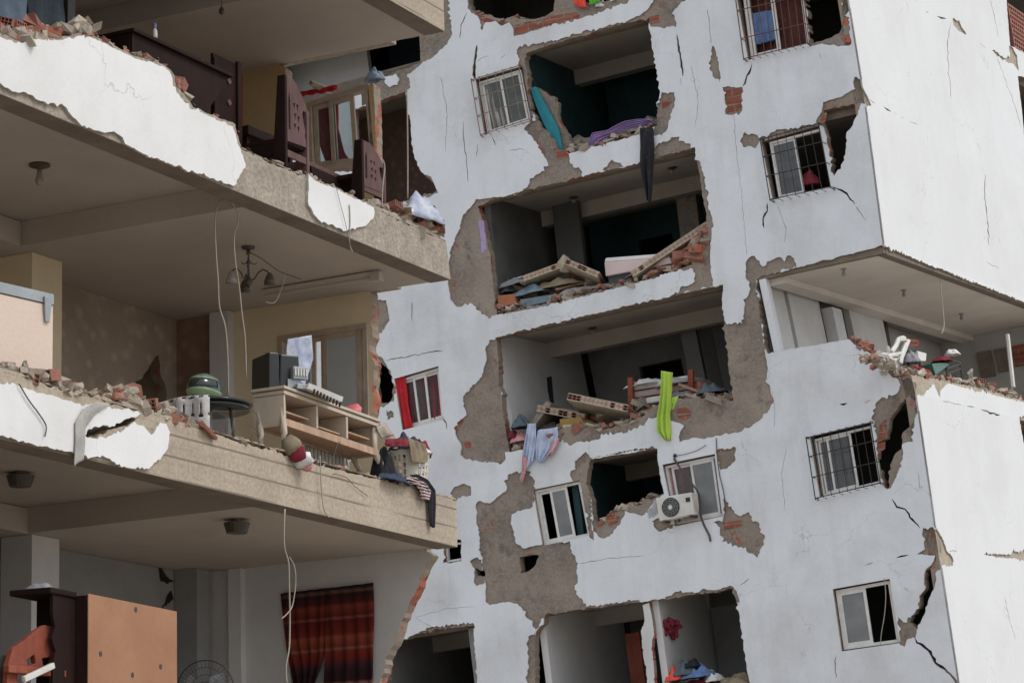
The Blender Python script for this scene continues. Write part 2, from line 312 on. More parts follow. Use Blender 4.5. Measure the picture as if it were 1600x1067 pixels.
        o = bpy.data.objects.new(name, me); reg(o, org, parent)
        if solid: m = o.modifiers.new('s', 'SOLIDIFY'); m.thickness = solid; m.offset = 0
        if sub: m = o.modifiers.new('u', 'SUBSURF'); m.levels = m.render_levels = sub
        if bevel: m = o.modifiers.new('b', 'BEVEL'); m.width = bevel; m.segments = 2; m.limit_method = 'ANGLE'
        return o

# ------------------------------------------------------------------ broken plates
def jag(poly, amp, step=.12, seed=0):
    step *= .62
    if amp == 0: return [tuple(p) for p in poly]
    out = []; n = len(poly)
    for i in range(n):
        a, b = Vector(poly[i]), Vector(poly[(i + 1) % n]); l = (b - a).length; k = max(1, int(l / step)); k = min(k, 260)
        if l < 1e-4: continue
        nn = Vector((-(b - a).y, (b - a).x)) / l
        for j in range(k):
            p = a.lerp(b, j / k)
            e = noise.noise(Vector((p.x * 3.1, p.y * 3.1, seed))) * .9 + noise.noise(Vector((p.x * 11, p.y * 11, seed + 5))) * .9 + (abs(noise.noise(Vector((p.x * 23, p.y * 23, seed + 9)))) * 2.4 - .5) + noise.noise(Vector((p.x * 60, p.y * 60, seed + 2))) * .5
            md = .35 + 1.1 * max(0, min(1, .5 + 1.3 * noise.noise(Vector((p.x * .9, p.y * .9, seed + 30)))))   # some stretches crumble, others snap clean
            out.append(tuple(p + nn * e * amp * md * .8))
    return out
def inside(p, poly):
    c = False; n = len(poly); j = n - 1
    for i in range(n):
        xi, yi = poly[i]; xj, yj = poly[j]
        if (yi > p[1]) != (yj > p[1]) and p[0] < (xj - xi) * (p[1] - yi) / (yj - yi) + xi: c = not c
        j = i
    return c
def plate(mb, ax, val, thick, outer, holes, mi=0, ms=1, zlines=(), grid=0, relief=0, back=True):
    """solid plate lying on plane axis=val (front) .. val+thick; outer/holes are 2D loops (u, z)"""
    V, F = [], []
    outers = outer if isinstance(outer[0][0], (tuple, list, Vector)) else [outer]
    for lp in list(outers) + list(holes):
        F.append(list(range(len(V), len(V) + len(lp)))); V += [Vector((p[0], p[1])) for p in lp]
    xs = [p[0] for lp in outers for p in lp]; zs = [p[1] for lp in outers for p in lp]; E = []
    for z in zlines:
        if min(zs) < z < max(zs): E.append((len(V), len(V) + 1)); V += [Vector((min(xs) - 1, z)), Vector((max(xs) + 1, z))]
    r = delaunay_2d_cdt(V, E, F, 0, 1e-5); ov, of, ofo = r[0], r[2], r[5]
    no = len(outers); keep = []
    for f, src in zip(of, ofo):
        c = (ov[f[0]] + ov[f[1]] + ov[f[2]]) / 3
        if any(inside(c, o) for o in outers) and not any(inside(c, h) for h in holes): keep.append(list(f))
    cnt = {}
    for f in keep:
        for i in range(len(f)): cnt[(f[i], f[(i + 1) % len(f)])] = 1
    used = sorted({i for f in keep for i in f}); idx = {k: i for i, k in enumerate(used)}; n = len(used)
    def pt(v, d):
        return (d, v.x, v.y) if ax == 0 else (v.x, d, v.y)
    P = [pt(ov[k], val) for k in used] + [pt(ov[k], val + thick) for k in used]
    fl = (ax == 0)
    FF = []; MI = []
    for f in keep:
        g = [idx[i] for i in f]; g = g[::-1] if fl else g
        FF.append(tuple(g)); MI.append(mi)
        if back: FF.append(tuple(i + n for i in g[::-1])); MI.append(mi)
    for (a, b) in cnt:
        if (b, a) not in cnt:
            a2, b2 = idx[a], idx[b]; q = (b2, a2, a2 + n, b2 + n)
            FF.append(q[::-1] if fl else q); MI.append(ms)
    base = len(mb.V); mb.V += [Vector(p) for p in P]; mb.F += [tuple(i + base for i in f) for f in FF]; mb.I += MI
    return mb
def P2(fr, ax, val, pts):
    o = []
    for x, y in pts:
        p = fr.hit(ax, val, x, y); o.append((p.y if ax == 0 else p.x, p.z))
    return o
def S(txt):  # "x,y x,y ..." -> points
    return [tuple(float(k) for k in t.split(',')) for t in txt.split()]
#PART2
# ================================================================== ground
g = MB().add([(-600, -600, 0), (900, -600, 0), (900, 900, 0), (-600, 900, 0)], [(0, 1, 2, 3)]).build('ground', 'ground_mat'); tag(g, 'bare dusty ground in front of the damaged blocks', 'ground', kind='structure')

# ================================================================== far building
ZL = [8.42, 5.56, 2.70, -0.12, -2.99, -5.87, -8.73]           # underside of each slab edge
DZ = [k[0] for k in M.drift]
B = thing('apartment_building', 'far white apartment block with collapsed walls, seen behind the near concrete storeys', 'building', M.w((0, 0, -14)))
def FP(t): return P2(M, 0, 0, S(t))
def GP(t): return P2(M, 1, 0, S(t))
holesF = dict(
 h1='732,-14 735,10 745,20 762,26 785,31 800,26 818,31 830,32 850,27 865,18 868,-14',
 h1b='893,-14 896,4 905,9 925,8 960,-1 1000,-14',
 h2='821,84 850,74 890,61 950,44 1013,28 1017,45 1022,85 1028,120 1033,147 1028,162 1026,196 1012,205 985,214 960,222 930,230 905,238 882,241 872,238 866,220 852,205 846,196 838,186 829,172 823,130',
 h3='746,322 775,311 850,291 900,279 1000,254 1085,231 1090,257 1095,287 1103,335 1104,357 1106,378 1095,395 1080,412 1050,424 1000,440 960,450 900,463 850,476 800,487 776,491 771,450 767,405 757,360 752,335',
 h4='775,528 840,511 975,480 1050,462 1130,445 1131,500 1137,560 1146,627 1110,622 1075,622 1050,625 1020,640 990,658 950,670 900,667 875,670 862,690 830,700 796,706 788,660 781,598',
 h5='923,718 960,711 1000,705 1027,701 1029,721 1034,750 1038,770 1025,776 997,789 972,792 968,797 950,809 938,822 927,812 925,792 920,770 916,751 920,735',
 h6='598,1110 606,1030 612,1002 637,997 652,990 692,981 740,977 742,1000 745,1035 749,1110',
 h7='852,960 920,950 1004,940 1060,932 1143,920 1152,939 1156,964 1161,1000 1168,1044 1182,1110 838,1110 835,1000 838,986 850,975',
 h8='1258,-14 1262,35 1267,68 1282,65 1300,60 1310,52 1315,45 1317,30 1315,15 1320,-14',
 h9='1284,188 1287,172 1310,168 1347,160 1341,180 1333,196 1325,207 1322,225 1321,237 1317,260 1305,275 1300,268 1295,235 1290,210',
 h10='553,172 590,159 612,151 635,143 640,185 645,225 657,265 665,276 686,300 660,306 640,311 615,325 590,345 556,335',
 h11='430,135 432,96 530,82 575,68 655,54 657,98 640,106 622,111 600,122 580,138 520,170 430,190',
 h12='588,565 600,568 606,578 611,588 615,605 613,622 600,630 588,630',
 h13='1420,620 1430,627 1431,650 1425,662 1410,677 1410,697 1395,717 1390,737 1389,762 1384,762 1378,742 1372,722 1371,692 1385,685 1387,668 1390,655 1400,642 1407,630',
 h14='1464,863 1490,863 1490,884 1472,884 1464,895 1461,915 1452,940 1441,968 1432,982 1421,972 1429,957 1437,950 1438,931 1446,920 1447,892 1458,880',
 h15='697,846 722,843 722,876 693,880',
 h16='812,870 828,866 842,867 836,885 825,892 814,895',
 h17='742,888 757,890 758,901 746,902',
 h18='1182,435 1240,420 1320,400 1378,385 1400,392 1480,500 1440,600 1417,590 1407,594 1392,580 1375,568 1365,552 1340,540 1325,530 1260,542 1198,552 1190,500',
 w1='744,125 816,104 832,190 758,212', w2='1150,-14 1258,-14 1266,68 1170,95', w3='1190,222 1280,196 1300,295 1208,313', w4='617,592 686,572 693,656 630,672',
 w5='834,765 906,750 921,836 849,853', w6='1036,726 1118,709 1131,806 1056,822', w7='1266,682 1362,660 1378,755 1282,777', w8='1302,920 1391,904 1407,1004 1316,1017')
bareF = [  # plaster gone here (the openings are cut from the plaster too)
 '731,-14 732,14 750,30 753,48 760,36 775,34 785,42 797,36 803,45 804,58 825,52 850,45 880,36 905,30 940,20 975,8 1000,-5 1010,-14',
 '808,78 820,72 850,67 875,62 925,47 970,38 1000,25 1013,15 1018,7 1032,-14 1080,-14 1076,0 1056,15 1052,22 1057,42 1040,43 1017,43 1013,34 821,92 828,135 834,190 822,180 815,130',
 '820,202 828,212 840,225 847,240 855,252 857,258 850,265 835,275 827,290 817,300 775,312 860,292 911,278 907,266 895,258 892,248 884,238 860,190 832,190',
 '944,268 950,256 957,251 970,257 976,262',
 '1020,255 1025,232 1030,225 1045,222 1050,215 1062,215 1072,225 1082,230 1085,245 1092,252 1097,262 1101,275 1104,295 1109,302 1106,310 1109,327 1115,337 1116,350 1112,370 1111,385 1110,400 1111,410 1114,430 1116,450 1119,462 1125,475 1130,492 1137,506 1160,506 1165,495 1165,470 1174,452 1166,432 1166,417 1171,402 1180,400 1192,415 1200,410 1210,407 1222,402 1227,410 1232,400 1241,401 1245,416 1182,438 1187,480 1192,520 1197,552 1198,566 1200,580 1200,595 1206,610 1209,630 1202,643 1190,655 1175,665 1150,677 1125,680 1100,686 1085,684 1062,691 1062,680 1070,665 1062,660 1045,657 1025,652 1017,656 1008,664 990,671 975,676 945,680 925,688 915,693 902,690 890,695 880,687 872,692 850,640 1050,600 1125,600 1125,446 1052,464 1067,450 1085,440 1087,427 1080,420 1062,424 1040,429 1000,441 960,448 1000,400 1090,380 1085,240 1040,246',
 '780,308 745,312 737,322 725,340 715,367 705,385 702,417 701,442 705,470 715,479 735,474 744,480 754,492 765,498 776,492 800,489 850,479 900,467 940,456 1000,442 1000,420 780,460 755,330',
 '767,532 760,545 761,565 754,590 740,602 726,620 724,635 729,647 712,665 711,677 720,692 721,705 720,712 737,720 762,722 785,726 790,720 790,705 812,702 830,701 840,690 788,650 780,560 776,530',
 '788,751 794,743 809,737 829,734 835,756 834,790 827,794 814,797 800,803 799,809 803,828 808,848 820,857 839,851 842,852 892,845 897,862 904,880 902,910 900,920 905,930 917,947 1000,937 1000,945 850,964 842,978 835,990 828,994 825,1010 826,1040 822,1069 822,1110 840,1110 838,980 822,960 810,942 787,940 767,945 760,940 760,920 757,895 751,862 747,825 745,790 749,782 766,787 781,775 792,766',
 '704,771 711,760 726,755 735,760 737,773 724,775 715,783',
 '735,875 752,871 757,880 758,910 744,915 740,890',
 '891,739 899,733 899,721 916,706 925,716 940,712 1027,700 1000,702 926,715 925,830 944,841 959,833 973,814 977,799 991,802 1004,807 1011,800 1025,782 1038,772 1038,768 1000,770 940,800 925,812 929,844 923,840 905,754 893,748',
 '1119,704 1151,699 1150,719 1137,731 1126,734', '1132,777 1149,802 1158,806 1173,800 1175,811 1188,819 1196,841 1194,850 1185,870 1170,862 1150,850 1132,845 1125,825 1117,817 1130,808',
 '1019,813 1030,808 1058,823 1052,826 1044,824 1034,830 1025,824',
 '1316,-14 1329,-14 1332,10 1326,14 1331,72 1315,74 1300,71 1282,70 1264,73 1262,64 1282,62 1306,50 1313,30',
 '1275,192 1285,175 1287,160 1300,155 1318,152 1335,140 1336,122 1349,127 1356,160 1345,168 1290,178 1284,195',
 '1165,207 1185,212 1188,222 1182,230 1162,230 1157,222', '1188,216 1215,206 1240,200 1275,191 1284,196 1190,226',
 '1115,71 1122,95 1127,130 1120,122 1112,112 1109,100', '1130,136 1161,137 1160,172 1155,179 1136,179 1134,160',
 '1035,146 1054,145 1056,162 1050,180 1045,200 1035,212 1020,212 1024,190 1030,160',
 '585,345 585,95 640,100 652,95 655,80 600,70 690,30 690,-14 702,-14 703,30 705,57 700,70 675,92 660,100 647,112 637,117 642,137 635,150 641,185 645,225 647,242 657,265 662,272 675,277 686,302 667,310 685,330 696,370 650,370',
 '585,470 605,470 610,500 598,520 585,520', '605,640 614,642 616,652 606,656',
 '588,555 598,560 606,572 614,588 619,610 616,626 600,636 588,636',
 '1330,532 1340,545 1355,550 1367,560 1375,572 1392,587 1405,592 1408,602 1403,617 1390,619 1375,624 1367,637 1365,650 1366,662 1372,700 1376,742 1386,764 1392,762 1404,742 1411,706 1409,696 1424,690 1427,668 1430,652 1437,642 1439,622 1460,618 1450,580 1415,575 1350,520',
 '1443,827 1480,825 1500,895 1484,895 1481,884 1461,893 1458,915 1449,938 1443,952 1432,984 1431,996 1417,999 1415,1008 1406,1006 1404,963 1413,972 1428,957 1436,951 1437,932 1445,921 1446,892 1457,880 1462,868 1434,866 1446,858',
 '637,1000 654,990 660,986 692,976 717,974 741,972 743,980', '1040,932 1064,922 1068,926 1090,925 1100,920 1120,922 1143,914 1150,920 1156,940 1148,945 1040,950', '965,950 982,938 1000,940 1004,948']
islands = ['602,122 612,119 620,116 625,124 622,133 610,137 603,131', '1011,800 1024,782 1031,780 1034,795 1026,806 1015,811']
cracksF = [  # (points, half width in px)
 ('1394,780 1402,792 1415,795 1426,812 1439,824', 1.3), ('1431,995 1434,1003 1443,1008 1455,1018 1462,1035 1477,1045 1492,1060 1496,1075', 1.9),
 ('725,190 725,212 729,240 733,285', .8), ('746,72 743,100 741,118 744,126', 2.0), ('748,98 755,92 764,88', .7), ('720,62 722,40 731,20', .7), ('1059,55 1061,75 1066,100 1068,120', 1.5),
 ('1064,122 1066,135', .5), ('1200,318 1200,330 1193,341 1195,357', 1.2), ('1302,293 1316,298 1324,303 1330,312 1337,320', 1.0), ('1338,322 1346,335 1355,345', .5), ('1175,100 1174,110 1168,120 1162,136', 1.0),
 ('1106,15 1109,30 1112,70', .6), ('1148,180 1152,240 1158,290 1162,330 1168,400', .35), ('1313,632 1325,630', 1.4), ('1352,629 1361,625', 1.2), ('1352,883 1366,878', .9), ('1402,871 1420,866', 1.2),
 ('1308,1023 1306,1032 1307,1060', .7), ('602,563 622,560 645,556 676,550 694,548', .7), ('690,985 650,965 700,950 745,947', .3), ('1207,610 1212,640 1210,670', .35),
 ('797,236 812,234 820,235', .6), ('769,215 775,228', .9), ('748,225 745,245', .6), ('783,92 790,87', 1.0), ('770,880 772,900', .3), ('1157,914 1163,910 1172,904', .8), ('1281,84 1284,92', 1.0),
 ('645,472 645,502', .9), ('1215,320 1230,360 1226,380', .35), ('905,880 950,872 1010,868', .4), ('1230,700 1222,740 1228,800', .3), ('690,120 700,180 697,240', .4), ('1240,480 1260,500 1255,530', .35), ('1080,100 1092,160 1088,200', .35), ('1436,737 1437,765', .5), ('688,640 698,660 700,672', .8), ('692,652 700,665', .8)]
def crack_poly(fr, ax, pts, hw):
    pts = S(pts); o1 = []; o2 = []; n = len(pts)
    dense = []
    for i in range(n - 1):
        k = max(1, int(math.dist(pts[i], pts[i + 1]) / 5))
        for j in range(k): dense.append((pts[i][0] + (pts[i + 1][0] - pts[i][0]) * j / k, pts[i][1] + (pts[i + 1][1] - pts[i][1]) * j / k))
    dense.append(pts[-1]); m = len(dense)
    for i, (x, y) in enumerate(dense):
        a, b = dense[max(0, i - 1)], dense[min(m - 1, i + 1)]; dx, dy = b[0] - a[0], b[1] - a[1]; l = math.hypot(dx, dy) + 1e-6
        e = noise.noise(Vector((x * .23, y * .23, 3))) * 2.2; x += -dy / l * e; y += dx / l * e
        t = min(1, min(i, m - 1 - i) / 1.5 + .25); h = hw * t * (.65 + .7 * abs(noise.noise(Vector((x * .4, y * .4, 0)))) * 2)
        o1.append((x - dy / l * h, y + dx / l * h)); o2.append((x + dy / l * h, y - dx / l * h))
    return P2(fr, ax, 0, o1 + o2[::-1])
HF = {k: FP(v) for k, v in holesF.items()}
HFj = [jag(v, 0 if k[0] == 'w' else .035, .09, i) for i, (k, v) in enumerate(HF.items())]
CF_ = [crack_poly(M, 0, a, b * (1.2 if b >= 1 else .8)) for a, b in cracksF]
outerF = [(0, 12.0), (26, 12.0), (26, -14), (0, -14)]
plate(MB(M), 0, .0, .2, outerF, HFj + CF_, 0, 1, zlines=DZ).build('wall', ['mortar', 'rim'], B)
bj = [jag(FP(t), .045, .07, 40 + i) for i, t in enumerate(bareF)]
plate(MB(M), 0, -.035, .033, [(-.035, 12.0), (26, 12.0), (26, -14), (-.035, -14)], HFj + CF_ + bj, 0, 1, zlines=DZ).build('plaster', ['plaster', 'plaster_edge'], B)
for i, t in enumerate(islands): plate(MB(M), 0, -.035, .033, jag(FP(t), .03, .06, 90 + i), [], 0, 1).build('plaster', ['plaster', 'plaster_edge'], B)
# --- right face
holesG = ['1378,385 1420,402 1500,434 1600,473 1660,496 1660,642 1600,627 1570,618 1555,612 1530,606 1500,600 1475,595 1445,590 1417,585 1380,560', '1568,-30 1576,72 1600,84 1640,100 1640,-30', '1588,120 1594,170 1600,230 1640,240 1640,125', '1592,655 1640,668 1640,712 1597,690']
bareG = ['1486,32 1488,29 1493,34 1496,33 1501,45 1508,54 1506,55 1495,49 1487,41', '1547,79 1553,80 1566,92 1576,88 1574,72 1580,76 1587,88 1588,100 1590,112 1581,101 1566,96 1555,88', '1335,122 1341,127 1353,152 1359,166 1345,168 1330,160',
 '1417,583 1475,593 1490,598 1475,602 1467,612 1466,622 1459,607 1456,600 1440,618 1420,618 1400,600', '1590,652 1600,650 1640,660 1640,720 1597,694', '1443,826 1461,826 1470,842 1477,861 1486,872 1485,884 1470,884 1440,870',
 '1535,866 1555,866 1575,866 1581,861 1590,862 1600,858 1640,860 1640,874 1600,876 1570,872 1550,870', '1445,588 1500,597 1530,603 1570,615 1600,624 1640,634 1640,640 1600,630 1560,620 1530,610 1510,607 1480,600']
cracksG = [('1379,168 1390,175', 1.1), ('1394,177 1399,179', .7), ('1404,184 1411,187', .6), ('1418,190 1432,196', .4), ('1445,18 1448,21', 1.2), ('1462,27 1476,30', 1.4), ('1484,36 1481,50 1478,69 1480,110 1484,155', .55), ('1530,69 1537,76', 1.2), ('1423,0 1430,2', .9),
 ('1555,90 1570,130 1585,170 1593,200', .35), ('1538,272 1536,300 1540,340 1543,385', .7), ('1508,635 1520,637', 1.0), ('1530,640 1545,645 1560,649', 1.2), ('1470,627 1500,633', .5), ('1480,861 1492,861', .9), ('1538,410 1560,420', .4), ('1567,930 1575,970 1585,1000', .35), ('1545,0 1552,30 1558,60', .35),
 ('1356,157 1363,163', 1.6)]
HG = [jag(GP(t), .04, .09, 60 + i) for i, t in enumerate(holesG)]; CG_ = [crack_poly(M, 1, a, b * (1.1 if b >= 1 else .8)) for a, b in cracksG]
plate(MB(M), 1, .0, .2, [(.0, 12.0), (22, 12.0), (22, -14), (.0, -14)], HG + CG_, 0, 1, zlines=DZ).build('wall', ['mortar_light', 'rim'], B)
plate(MB(M), 1, -.035, .033, [(-.035, 12.0), (22, 12.0), (22, -14), (-.035, -14)], HG + CG_ + [jag(GP(t), .04, .07, 80 + i) for i, t in enumerate(bareG)], 0, 1, zlines=DZ).build('plaster', ['plaster_side', 'plaster_edge'], B)
# --- slabs, edge beams, inner beams
for i, z in enumerate(ZL):
    MB(M).box(.2, .2, z + .12, 12, 25.5, z + .42).build('floor_slab', 'ceiling_far', B)
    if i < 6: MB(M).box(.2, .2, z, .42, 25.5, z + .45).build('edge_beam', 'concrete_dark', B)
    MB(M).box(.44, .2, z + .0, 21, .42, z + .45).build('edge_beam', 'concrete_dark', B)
    MB(M).box(2.6, 3.2, z - .2, 2.9, 25, z + .12).build('ceiling_beam', 'ceiling_far', B)
    MB(M).box(12.01, .43, z + .12, 21, 6, z + .42).build('floor_slab', 'ceiling_far', B)
# skins of the corner storey soffit (cantilever): smooth painted ceiling flush with the edge
MB(M).box(.1, .1, -.125, 20, 2.75, -.105).build('ceiling', 'ceiling_corner', B)
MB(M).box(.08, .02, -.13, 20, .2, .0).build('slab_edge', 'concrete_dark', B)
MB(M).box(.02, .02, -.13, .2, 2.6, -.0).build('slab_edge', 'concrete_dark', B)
# ceiling beams of the corner storey


# --- partitions.  (y0, thickness, storey top, material) run back from the facade; the last are cross walls
def part_y(y, zi, mat, x0=.2, x1=7.5, h=2.42, name='partition_wall'): return MB(M).box(x0, y, ZL[zi] - h, x1, y + .14, ZL[zi] + .11).build(name, mat, B)
def part_x(x, zi, y0, y1, mat, h=2.42, holes=(), t=.14):
    z0, z1 = ZL[zi] - h, ZL[zi] + .11
    return plate(MB(M), 0, x, t, [(y0, z0), (y1, z0), (y1, z1), (y0, z1)], [jag([(a, z0 + .002), (b, z0 + .002), (b, z0 + c), (a, z0 + c)], .0, .1, 3) for a, b, c in holes]).build('partition_wall', [mat, mat], B)
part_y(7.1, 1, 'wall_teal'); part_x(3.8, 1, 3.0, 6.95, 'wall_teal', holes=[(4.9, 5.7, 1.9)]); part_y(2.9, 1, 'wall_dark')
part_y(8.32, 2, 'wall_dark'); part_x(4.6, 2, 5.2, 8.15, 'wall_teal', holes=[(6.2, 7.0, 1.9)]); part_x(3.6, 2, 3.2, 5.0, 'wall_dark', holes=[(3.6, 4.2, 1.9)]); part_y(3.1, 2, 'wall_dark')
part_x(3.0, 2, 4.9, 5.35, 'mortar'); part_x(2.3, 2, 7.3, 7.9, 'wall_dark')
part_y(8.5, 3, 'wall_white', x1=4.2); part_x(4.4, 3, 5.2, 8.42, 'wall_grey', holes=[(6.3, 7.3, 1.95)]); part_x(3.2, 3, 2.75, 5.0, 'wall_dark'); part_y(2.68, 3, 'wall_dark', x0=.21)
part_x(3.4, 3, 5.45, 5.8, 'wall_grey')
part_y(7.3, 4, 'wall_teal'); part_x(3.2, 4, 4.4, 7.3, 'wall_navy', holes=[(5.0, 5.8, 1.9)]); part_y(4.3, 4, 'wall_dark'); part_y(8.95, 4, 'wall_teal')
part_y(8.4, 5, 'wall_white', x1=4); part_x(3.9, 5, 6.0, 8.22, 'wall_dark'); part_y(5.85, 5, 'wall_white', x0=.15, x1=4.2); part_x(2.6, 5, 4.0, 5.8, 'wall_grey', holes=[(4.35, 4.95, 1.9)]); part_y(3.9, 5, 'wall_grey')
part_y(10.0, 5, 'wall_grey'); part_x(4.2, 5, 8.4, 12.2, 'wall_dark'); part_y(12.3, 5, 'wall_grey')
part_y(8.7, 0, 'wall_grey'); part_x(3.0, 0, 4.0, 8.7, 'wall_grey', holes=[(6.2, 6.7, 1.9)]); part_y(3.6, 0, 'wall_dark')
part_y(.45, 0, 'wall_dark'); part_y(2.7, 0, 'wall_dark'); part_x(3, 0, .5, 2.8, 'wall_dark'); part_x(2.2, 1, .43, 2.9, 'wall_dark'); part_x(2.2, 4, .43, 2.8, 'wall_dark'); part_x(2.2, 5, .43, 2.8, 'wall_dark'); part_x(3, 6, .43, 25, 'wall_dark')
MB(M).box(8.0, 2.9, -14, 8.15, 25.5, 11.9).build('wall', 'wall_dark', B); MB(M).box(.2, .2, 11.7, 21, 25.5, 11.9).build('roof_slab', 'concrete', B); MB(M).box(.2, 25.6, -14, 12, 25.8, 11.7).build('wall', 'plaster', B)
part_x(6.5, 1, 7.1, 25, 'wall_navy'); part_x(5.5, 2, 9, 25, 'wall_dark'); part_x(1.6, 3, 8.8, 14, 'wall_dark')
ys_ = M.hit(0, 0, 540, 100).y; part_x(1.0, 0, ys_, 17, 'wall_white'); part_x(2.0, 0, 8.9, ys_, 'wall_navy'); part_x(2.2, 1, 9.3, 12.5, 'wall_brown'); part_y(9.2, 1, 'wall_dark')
# corner storey: walls behind the lost parapet, wall panels cracked apart
z0 = -2.45
MB(M).box(.02, .25, -2.75, 21, 2.6, -2.47).build('floor_slab', 'ceiling_far', B)
def wallY(y, x0, x1, mat='wall_white', top=-.13, bot=z0): return plate(MB(M), 1, y, .14, jag([(x0, bot), (x1, bot), (x1, top), (x0, top)], .012, .15, int(x0 * 9)), [], 0, 0).build('partition_wall', [mat, mat], B)
MB(M).box(.003, 2.46, -1.6, .2, 2.60, -.13).build('wall_pier', 'plaster', B)
X_ = lambda px, y=2.6: M.hit(1, y, px, 505).x
wallY(2.62, .22, X_(1236)); wallY(2.60, X_(1240), X_(1286)); MB(M).box(X_(1289), 2.38, z0, X_(1303), 2.62, -.35).build('column', 'plaster', B)
wallY(2.95, X_(1300, 2.95), X_(1336, 2.95), 'wall_pale'); wallY(2.5, X_(1331, 2.5), X_(1380, 2.5)); wallY(2.75, X_(1384, 2.75), X_(1396, 2.75), 'wall_white', -.7); wallY(2.98, X_(1382, 2.98), 21, 'wall_pale')
MB(M).box(.22, 2.15, -.25, 12.29, 2.49, -.127).build('ceiling_beam', 'ceiling_corner', B)
for t_ in ('1236,476 1240,474 1241,490 1236,486', '1203,506 1208,507 1208,514 1203,513', '1310,480 1322,478 1331,476 1330,480 1318,482 1317,500 1314,490', '1321,515 1325,511 1323,530 1321,530', '1386,500 1398,498 1396,504 1388,508'): plate(MB(M), 1, 2.44, .02, jag(P2(M, 1, 2.44, S(t_)), .02, .06, 2), [], 0, 0).build('wall_crack', ['plastic_black', 'plastic_black'], B) if 0 else None
MB(M).box(12.3, .5, z0, 12.44, 2.97, -.13).build('partition_wall', 'wall_pale', B)
# shallow shelving niches and exposed brick in the far cross wall
for k in range(4):
    y = 2.15 - k * .42; MB(M).box(12.24, y - .34, -1.15 + .06 * k, 12.298, y, -.55).build('wall_niche', 'concrete_dark' if k < 2 else 'brick', B)
MB(M).box(12.24, .2, z0 + .02, 12.29, .58, -.5).build('photo_wall', 'picture', B)
# small brick and mortar spots that show through the plaster
def spot(t, mat, fr=M, ax=0, d=-.006, th=.005, par=None, a=.02): return plate(MB(fr), ax, d, th, jag(P2(fr, ax, 0, S(t)), a, .06, 5), [], 0, 0).build('exposed_brick', [mat, mat], par or B)
for t in ('806,40 835,34 860,27 880,22 905,20 905,29 880,34 850,42 825,49 808,54 803,46', '741,19 752,24 760,27 775,33 785,33 798,37 802,43 795,40 785,40 775,36 762,38 752,33', '1014,27 1030,23 1031,34 1015,39', '1035,158 1046,153 1050,160 1044,166 1034,172',
          '1131,139 1159,141 1158,170 1150,176 1137,176 1133,158', '840,215 850,240 846,244 838,228', '1037,660 1050,655 1060,652 1075,650 1080,655 1066,662 1045,664' if 0 else '1058,640 1072,636 1080,643 1079,652 1068,656 1058,650',
          '724,688 735,690 736,700 727,699', '711,663 722,650 726,655 716,672 712,678', '947,812 957,804 969,806 966,816 952,822', '1130,816 1160,812 1160,822 1132,827', '1375,662 1386,655 1384,684 1373,690', '1370,694 1384,690 1383,700 1371,712' , '865,232 888,236 889,246 870,250',
          '1285,178 1292,176 1290,190 1281,196'): spot(t, 'brick')
for t in ('815,898 826,900 827,908 818,916', '926,825 936,828 940,838 928,840', '1318,30 1328,20 1331,66 1318,66', '1140,830 1150,834 1160,850 1150,846', '1020,815 1045,822 1030,828'): spot(t, 'broken_brick')
for t in ('748,345 756,345 761,390 753,396',): spot(t, 'lilac_paint')
# brick vent screen at the top right
def vent():
    a = M.hit(1, .12, 1570, -20); b = M.hit(1, .12, 1640, 90); x0 = a.x; z1 = 7.5; x1 = b.x; z0 = M.hit(1, .12, 1580, 75).z - .15
    holes = []; r = 0; z = z0 + .05
    while z < z1 - .1:
        x = x0 + .05 + (.08 if r % 2 else 0)
        while x < x1 - .2: holes.append([(x, z), (x + .12, z), (x + .12, z + .075), (x, z + .075)]); x += .165
        z += .115; r += 1
    plate(MB(M), 1, .12, .12, [(x0, z0), (x1, z0), (x1, z1), (x0, z1)], holes, 0, 0).build('vent_screen', ['clay', 'clay'], B)
vent()
MB(M).box(6.5, 1.9, 2.9, 18, 2.0, 11.6).build('partition_wall', 'wall_dark', B)

